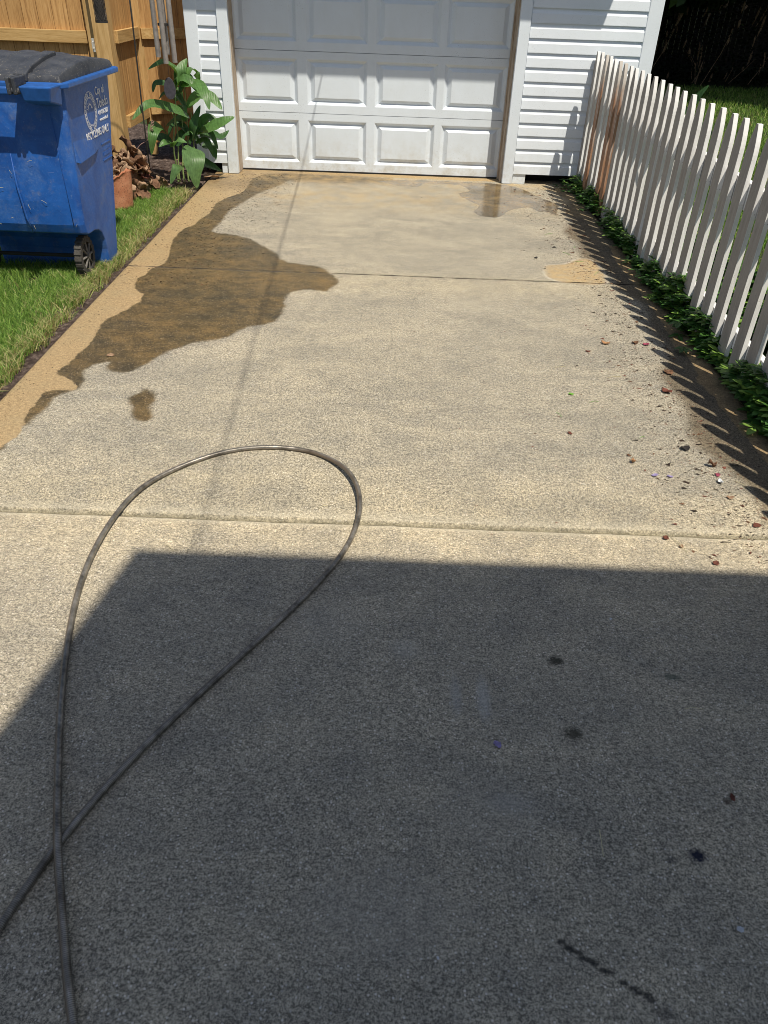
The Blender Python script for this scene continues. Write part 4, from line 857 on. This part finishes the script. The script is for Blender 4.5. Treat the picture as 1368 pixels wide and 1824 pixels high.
# ================= GROUND COVER AT THE FENCE FOOT =================
m_cover = leafy_mat('cover_leaf', rough=.38, trans=.25, spec=.5)
def cover(name, n, xc, spread, y0, y1, hmax, seed, label, size=(.030,.052)):
    rs = random.Random(seed); vs = []; fs = []; cols = []
    for k in range(n):
        y_ = rs.uniform(y0, y1); dens_ = mnoise.noise((y_*1.6, seed, 0)); 
        if rs.random() > .72+dens_*1.3: continue
        sp = spread*(.75+.6*dens_); x_ = xc+rs.gauss(0, .45)*sp; hm = hmax*(.65+.9*max(-.4, mnoise.noise((y_*2.3, seed+4, 1))))
        z_ = rs.random()**.8*max(.03, hm*(1-min(1, abs(x_-xc)/(sp*1.6)))+.02)
        # a whorl of 4-6 leaves
        a0 = rs.uniform(0, 6.28); nl = rs.choice((4, 5, 6)); L_ = rs.uniform(*size)*(1.15+.55*min(1, max(0, (-y_-1)/4))); w_ = L_*rs.uniform(.45, .62); tilt = rs.uniform(.05, .7)
        tone = rs.random(); c_ = (.04+.05*tone, .105+.11*tone, .024+.016*tone) if tone < .78 else (.22, .36, .07)
        if z_ > hm*.7 and rs.random() < .2: c_ = (.12,.21,.05)
        for q in range(nl):
            a = a0+q*6.283/nl+rs.uniform(-.3,.3); d__ = Vector((math.cos(a), math.sin(a), tilt*rs.uniform(.3,1.2)-.15)).normalized(); s__ = d__.cross(Vector((0,0,1))).normalized()*w_/2; up_ = s__.cross(d__).normalized()
            c0 = Vector((x_, y_, z_)); b = len(vs)
            vs += [tuple(c0), tuple(c0+d__*L_*.45-s__+up_*.003), tuple(c0+d__*L_*.5), tuple(c0+d__*L_*.45+s__+up_*.003), tuple(c0+d__*L_*.82-s__*.6-up_*.002), tuple(c0+d__*L_*.82+s__*.6-up_*.002), tuple(c0+d__*L_-up_*.006)]
            fs += [(b, b+1, b+2), (b, b+2, b+3), (b+1, b+4, b+2), (b+2, b+5, b+3), (b+2, b+4, b+6, b+5)]; cols += [c_]*7
    me_ = bpy.data.meshes.new(name); me_.from_pydata(vs, [], fs); ca = me_.color_attributes.new('tint', 'BYTE_COLOR', 'POINT')
    ca.data.foreach_set('color', [t for c_ in cols for t in (*c_, 1)]); me_.materials.append(m_cover)
    o = bpy.data.objects.new(name, me_); link(o); return tag(o, label, 'ground cover', kind='stuff')
cover('ground_cover', 2900, 2.105, .078, -6.6, -.35, .19, 3, 'dark glossy green ground cover plants crowding the foot of the picket fence')
cover('ground_cover', 15000, 2.42, .34, -6.6, 1.2, .42, 8, 'bright leafy ground cover growing behind the picket fence pickets', (.03,.055))

# ================= BACKGROUND RIGHT: TREES =================
m_bark = vnoise_col('bark', [(.02,.016,.012), (.05,.04,.03), (.09,.075,.06)], 12, .9, .01, 30, src_scale=(1,1,.2))
m_needle = leafy_mat('tree_leaves', rough=.6, trans=.15)
def tree(loc, h, cr, zc0, n, seed, label, cat='tree', leaf=.24, group='dark trees at the back of the lawn'):
    t_ = thing('tree', loc, label, cat, group); rs = random.Random(seed); x0_, y0_, _ = loc
    tb = MB(); tb.tube([(x0_, y0_, -.1), (x0_+.1, y0_, h*.3), (x0_, y0_+.1, h*.6), (x0_+.05, y0_, h*.92)], [cr*.09, cr*.07, cr*.045, .02], 10)
    limbs = []
    for k in range(9):
        z_ = zc0*.8+(h-zc0)*.8*k/9; a = rs.uniform(0, 6.28); L_ = cr*rs.uniform(.5,.85)
        e_ = (x0_+L_*math.cos(a), y0_+L_*math.sin(a), z_+rs.uniform(.1,.7)); limbs.append(e_); tb.tube([(x0_+.05, y0_, z_), ((x0_+e_[0])/2, (y0_+e_[1])/2, (z_+e_[2])/2+.1), e_], [.05, .035, .012], 6)
    tb.build('trunk', m_bark, t_, smooth=True)
    # crown: leaf clumps
    cl_ = []
    for k in range(46):
        a = rs.uniform(0, 6.28); zz = rs.random(); rr2 = cr*(.25+.75*rs.random()**.5)*(math.sin(math.pi*(.18+.72*zz))**.6); cl_.append((x0_+rr2*math.cos(a), y0_+rr2*math.sin(a), zc0+(h-zc0)*zz, cr*rs.uniform(.16,.34)))
    C_ = np.array(cl_); ii = rng.integers(0, len(C_), n); d__ = rng.normal(size=(n, 3)); d__ /= np.linalg.norm(d__, axis=1)[:, None]; rad = C_[ii, 3]*(.35+.65*rng.random(n)**.4)
    c0 = C_[ii, :3]+d__*rad[:, None]*[1, 1, .75]; u_ = rng.normal(size=(n, 3)); u_[:, 2] -= .5; u_ /= np.linalg.norm(u_, axis=1)[:, None]; v_ = np.cross(u_, rng.normal(size=(n, 3))); v_ /= np.linalg.norm(v_, axis=1)[:, None]
    L_ = leaf*(.6+.8*rng.random(n))[:, None]; q = np.stack([c0, c0+u_*L_*.5+v_*L_*.28, c0+u_*L_, c0+u_*L_*.5-v_*L_*.28], 1)
    me_ = bpy.data.meshes.new('crown'); b = np.arange(n)*4; me_.from_pydata(q.reshape(-1, 3).tolist(), [], np.stack([b, b+1, b+2, b+3], 1).tolist())
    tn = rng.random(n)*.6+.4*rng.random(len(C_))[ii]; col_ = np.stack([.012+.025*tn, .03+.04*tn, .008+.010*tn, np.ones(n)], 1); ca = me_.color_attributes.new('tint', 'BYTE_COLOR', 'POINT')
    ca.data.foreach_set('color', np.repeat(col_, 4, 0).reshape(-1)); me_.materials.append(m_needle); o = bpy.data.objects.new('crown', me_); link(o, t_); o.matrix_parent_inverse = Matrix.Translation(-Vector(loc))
for k, (x_, y_, h_, cr_, zc, lab) in enumerate([
    (4.6, 8.0, 7.5, 2.9, 2.1, 'dark shade tree just past the right corner of the garage'),
    (7.9, 8.1, 8.0, 3.1, 2.2, 'spreading dark tree at the back of the lawn near the right edge'),
    (11.2, 7.9, 8.0, 3.0, 2.1, 'dark tree furthest right beyond the lawn'),
    (6.0, 12.4, 9.0, 3.0, 1.6, 'deep shaded tree standing behind the front row'),
    (9.6, 13.0, 9.0, 3.2, 1.6, 'tall rear tree on the right of the wooded edge'),
    (3.4, 13.0, 9.0, 3.0, 1.6, 'rear tree hidden mostly by the garage wall')]):
    tree((x_, y_, 0), h_, cr_, zc, 42000, 50+k, lab)
# understorey: hanging dead brush + dark board fence behind
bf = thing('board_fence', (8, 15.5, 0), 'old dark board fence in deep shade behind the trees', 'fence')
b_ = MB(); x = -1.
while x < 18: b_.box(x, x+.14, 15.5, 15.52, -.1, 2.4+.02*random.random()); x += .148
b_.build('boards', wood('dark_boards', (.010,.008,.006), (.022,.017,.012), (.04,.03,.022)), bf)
MB().box(15.6, 15.7, 15.40, 15.498, 0, 2.3).build('post', m_bark, bf)
br = MB(); rs = random.Random(4)
for k in range(150):
    c_ = Vector((rs.uniform(4., 12.), rs.uniform(10.2, 12.5), rs.uniform(.1, 1.6))); L_ = rs.uniform(.15, .55); d__ = Vector((rs.uniform(-.35,.1), rs.uniform(-.3,.3), -1)).normalized()
    leaf_geom(br, [c_, c_+d__*L_*.5+Vector((0,-.03,0)), c_+d__*L_], rs.uniform(.025,.06), up=Vector((0,1,.2)), n=4, mi=rs.choice((0,0,1)))
for k in range(22):
    c_ = Vector((rs.uniform(4., 12.), rs.uniform(9.6, 11), 0)); tp = c_+Vector((rs.uniform(-.5,.5), rs.uniform(-.3,.3), rs.uniform(.3,1.2))); br.tube([c_, (c_+tp)/2+Vector((.06,0,.05)), tp], [.008,.006,.003], 5, mi=0)
tag(br.build('brush', [m_dry[1], m_bark], fix=False), 'tangle of dead hanging stems and brush under the dark trees', 'brush', kind='stuff')
bs = MB(); 
for k in range(16000):
    x_ = rs.uniform(3., 14); c_ = Vector((x_, rs.uniform(9.8, 14), rs.random()**1.5*(1.5+.9*mnoise.noise((x_*.9, 0, 5))))); a = rs.uniform(0, 6.28); d__ = Vector((math.cos(a), math.sin(a), rs.uniform(-.8,.4))).normalized()
    s__ = d__.cross(Vector((0,0,1))).normalized()*.03; bs.add([c_, c_+d__*.05+s__, c_+d__*.11, c_+d__*.05-s__], [(0,1,2,3)])
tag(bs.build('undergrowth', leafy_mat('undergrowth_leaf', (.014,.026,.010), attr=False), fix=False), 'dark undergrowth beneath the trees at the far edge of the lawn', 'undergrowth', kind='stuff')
# tall weed behind the fence whose leaf shows above the pickets
tl = thing('tall_weed', (2.34, -2.45, 0), 'single tall broad leaved weed poking above the picket fence', 'plant')
MB().tube(spl([(2.36,-2.45,-.03),(2.34,-2.45,.5),(2.30,-2.5,1.02)], 5), .005, 6).build('stem', m_stem, tl)
for pts_, wd in (([(2.30,-2.5,1.00),(2.33,-2.52,1.09),(2.375,-2.55,1.165)], .05), ([(2.30,-2.5,.98),(2.24,-2.47,1.03),(2.20,-2.45,1.04)], .04), ([(2.32,-2.48,.8),(2.42,-2.5,.9),(2.5,-2.5,.85)], .07), ([(2.33,-2.46,.6),(2.43,-2.40,.68),(2.52,-2.38,.6)], .08)):
    mb = MB(); leaf_geom(mb, pts_, wd, up=Vector((-.5,-.6,.3)), n=10); mb.build('leaf', m_bl[1], tl, smooth=True, fix=False)

# ================= STEEL CABLE LOOP =================
def coil_mat():
    N = NT('coiled_steel'); u = N.attr('arc'); s_ = N.math('SINE', N.math('MULTIPLY', u, 6.2832/.0042)); sd_ = N.attr('side')
    n = N.noise(18, 5, .7); n2 = N.noise(1, 3, .6, src=N.map((7,7,7)))
    c = N.mix(N.rr(n, .35, .7), (.12,.108,.09), (.50,.46,.40))
    rust = N.math('MULTIPLY', N.rr(N.math('ADD', sd_, N.math('MULTIPLY', N.math('SUBTRACT', n2, .5), 1.4)), .05, .5), N.rr(n, .25, .6, .4, 1))
    c = N.mix(N.math('MULTIPLY', rust, .8), c, (.125,.075,.036))
    c = N.mix(N.rr(s_, -.3, -.95, 0, .7), c, (.03,.028,.026))
    return N.fin(c, .30, N.bump(s_, .3, .0009), .5, N.math('SUBTRACT', .55, N.math('MULTIPLY', rust, .45)))
HP = spl([(x_, y_, 0) for x_, y_ in HOSE], 8)
for _ in range(3):
    HP = [HP[0]]+[sum((HP[min(max(i+k_, 0), len(HP)-1)] for k_ in range(-5, 6)), Vector((0, 0, 0)))/11 for i in range(1, len(HP)-1)]+[HP[-1]]
ln_ = 0; vs = []; n = 14; rad = .0099; arcs = []; Zs = []
tot = [0.]
for a, b in zip(HP[:-1], HP[1:]): tot.append(tot[-1]+(b-a).length)
def zlift(i):
    p_ = HP[i]; f_ = i/len(HP); z_ = rad+.0005+zat(p_.x, p_.y)
    z_ += .020*math.exp(-(((p_.x-.13)/.12)**2+((p_.y+5.92)/.26)**2))+.007*math.exp(-((f_-.30)/.05)**2)
    if f_ < .3: z_ += .0175*math.exp(-((p_.y+7.49)/.16)**2)     # rides over the other strand at the crossing
    return z_
HP = [Vector((p_.x, p_.y, zlift(i))) for i, p_ in enumerate(HP)]
mb = MB(); mb.tube(HP, rad, n, cap=True); o = mb.build('steel_cable', coil_mat(), smooth=True)
a1 = o.data.attributes.new('arc', 'FLOAT', 'POINT'); a1.data.foreach_set('value', np.repeat(np.array(tot, 'f'), n))
co = np.array([v.co[:] for v in o.data.vertices]); ctr = np.repeat(np.array([p_[:] for p_ in HP]), n, 0); a2 = o.data.attributes.new('side', 'FLOAT', 'POINT'); a2.data.foreach_set('value', (-(co-ctr)[:, 0]/rad).astype('f'))
tag(o, 'long grey coiled steel cable with rusty side lying in a teardrop loop on the slab', 'cable')

# ================= DEBRIS ON THE SLAB =================
def deb(key, size, mi, label, cat='dry leaf', curl=.5, mat=None):
    x_, y_ = DEB[key]; return crumple('fallen_leaf' if cat == 'dry leaf' else cat.replace(' ', '_'), (x_, y_, zat(x_, y_)), size*(.82 if size > .03 else 1), mat or m_dry[mi], label, cat, curl=curl, flat=True, seed=abs(hash(label)) % 999 if False else len(label)*7+int(x_*100))
m_pet = plain('purple_petal', (.27,.22,.42), .5, var=.3, scale=80); m_redp = plain('maroon_petal', (.28,.05,.09), .5, var=.3, scale=80); m_wht = plain('white_scrap', (.55,.57,.60), .5, var=.1, scale=80); m_grn = plain('green_bit', (.14,.34,.04), .5, var=.2, scale=60); m_blk = plain('black_bit', (.02,.016,.016), .8)
deb('orange', .062, 3, 'largest orange brown leaf on the slab near the fence shadow'); deb('orange2', .032, 3, 'small bright orange curled leaf in the middle right of the slab', curl=1.4)
deb('brown1', .07, 2, 'reddish brown crumpled leaf at the picket shadow tips'); deb('brown2', .03, 2, 'small dark red leaf left of the orange brown leaf'); deb('brown3', .055, 0, 'nearly black curled leaf right of the small orange leaf', mat=m_blk)
deb('green1', .028, 0, 'fresh green leaf scrap alone on the slab', 'leaf scrap', mat=m_grn); deb('petal1', .030, 0, 'left one of two thin purple petals on the sunlit slab', 'petal', mat=m_pet); deb('petal2', .032, 0, 'right one of two thin purple petals on the sunlit slab', 'petal', mat=m_pet)
deb('red', .035, 0, 'maroon petal beside the white curled scrap', 'petal', mat=m_redp); deb('white', .038, 0, 'white curled scrap beside a maroon petal', 'scrap', curl=.9, mat=m_wht)
deb('d1', .026, 2, 'small red brown leaf just below the joint left of two'); deb('d2', .022, 1, 'tan speck of leaf just right below the joint leaf'); deb('d3', .026, 2, 'small leaf close to the edge of the house shade'); deb('d4', .045, 2, 'red brown leaf pair by the joint at the right edge')
deb('d5', .03, 1, 'pinkish leaf scrap below the white curled scrap'); deb('d6', .025, 2, 'small rusty sliver of leaf left on the open slab'); deb('d7', .02, 0, 'tiny brown leaf just above the small orange leaf'); deb('d8', .05, 0, 'dark brown leaf clump on the edge of the picket shadow'); deb('d9', .045, 2, 'maroon brown leaf partly inside the picket shadow', mat=m_redp)
deb('d10', .07, 0, 'large dark dead leaf inside the picket shadow'); deb('curl1', .045, 0, 'curled dark ring shaped leaf above the maroon petal', curl=1.6); deb('dark1', .03, 0, 'black bit of debris in the far slab right side', mat=m_blk); deb('dark2', .03, 0, 'black bit of debris in the centre of the far slab', mat=m_blk); deb('y1', .05, 1, 'pale straw coloured leaf on the wet stain', curl=.4)
DEB['p3'] = (.604,-7.150); deb('p3', .026, 0, 'lone purple petal on the shaded near slab', 'petal', mat=m_pet)
DEB['w1'] = (1.032,-6.629); deb('w1', .010, 0, 'tiny white chip on the shaded slab below the shade edge', 'chip', mat=m_wht); DEB['w2'] = (1.098,-7.627); deb('w2', .018, 0, 'white chip near the lower right corner of the shaded slab', 'chip', mat=m_wht)
DEB['w3'] = (.42,-7.71); deb('w3', .008, 0, 'white chip low in the middle of the shaded slab', 'chip', mat=m_wht); DEB['t1'] = (1.20,-7.29); deb('t1', .022, 2, 'thin dark red leaf sliver on the shaded slab'); 
rs = random.Random(12)
cm = MB()
def crumb(x_, y_, s_, mi, flat=.5):
    vs = [Vector((rs.gauss(0,1), rs.gauss(0,1), rs.gauss(0,1))).normalized()*s_*rs.uniform(.6,1) for _ in range(5)]
    vs = [Vector((v.x+x_, v.y+y_, abs(v.z)*flat+zat(x_, y_))) for v in vs]; an_ = rs.uniform(0, 3.14); ca_, sa_ = math.cos(an_), math.sin(an_)
    vs = [Vector((x_+(v.x-x_)*(1+.8*ca_*ca_)+(v.y-y_)*.8*ca_*sa_, y_+(v.y-y_)*(1-.45*ca_*ca_), v.z)) for v in vs]; cm.add(vs, [(0,1,2),(0,2,3),(0,3,4),(0,4,1),(1,2,3,4)], mi)
for k in range(3000):
    y_ = rs.uniform(-6.3,-.3); dd = abs(rs.gauss(0, .20)); x_ = 1.88-dd-(.15 if y_ < -4.5 else 0)*rs.random(); crumb(x_, y_, rs.uniform(.003,.008) if rs.random() < .88 else rs.uniform(.009,.018), rs.choice((0,0,0,1,2)))
for k in range(2600):
    y_ = rs.uniform(-6.2,-1.2); crumb(1.70+.10*math.sin(y_*3)+rs.gauss(0, .10), y_, rs.uniform(.002,.006), rs.choice((0,0,0,1,2)))
for k in range(520): y_ = rs.uniform(-6.2,-.3); crumb(rs.uniform(.4,1.7), y_, rs.uniform(.003,.008), rs.choice((0,1,2)))
for k in range(3000):
    y_ = rs.uniform(-3.6,-.15); x_ = -1.1+rs.gauss(0,.24)+.1*(y_+2)-.1*(y_ > -1); 
    if x_ > XL+.02: crumb(x_, y_, rs.uniform(.003,.009), rs.choice((0,0,0,1)))
for k in range(700): crumb(rs.uniform(XL+.005, XL+.12), rs.uniform(-5.8,-.9), rs.uniform(.002,.006), 0)
for k in range(260): crumb(rs.uniform(-1.2,1.6), rs.uniform(-7.8,-6.2), rs.uniform(.0012,.003), rs.choice((0,1)))
tag(cm.build('soil_crumbs', [plain('crumb_dark', (.035,.022,.015), .95, var=.5), m_dry[0], m_dry[2]], fix=False), 'fine dark soil crumbs and plant litter scattered along both sides of the driveway', 'debris', kind='stuff')
gr_ = MB()
for (x_, y_, L_, a, c_) in [(1.55,-2.02,.07,.4,0),(1.70,-2.36,.06,1.3,0),(1.60,-2.55,.08,2.2,0),(1.66,-2.75,.07,.2,0),(1.74,-3.0,.08,1.,0),(1.30,-5.05,.05,.3,0),(1.1,-5.2,.05,2.,0),(1.45,-5.4,.03,.5,0),(1.47,-4.75,.08,.3,1),(1.2,-4.65,.06,.2,1),(-.5,-6.34,.05,-.8,1),(.03,-6.05,.04,.6,1),(1.78,-5.78,.09,-1.,1),(1.38,-6.21,.10,1.9,1),(.83,-7.43,.07,1.5,1),(1.19,-7.0,.05,0,1)]:
    gr_.tube([(x_-L_/2*math.cos(a), y_-L_/2*math.sin(a), .003+zat(x_,y_)), (x_, y_+.004, .006+zat(x_,y_)), (x_+L_/2*math.cos(a), y_+L_/2*math.sin(a), .003+zat(x_,y_))], .0011, 4, mi=c_)
tag(gr_.build('grass_clippings', [m_grn, m_straw], fix=False), 'loose green and straw grass clippings lying on the slab', 'clippings', kind='stuff')
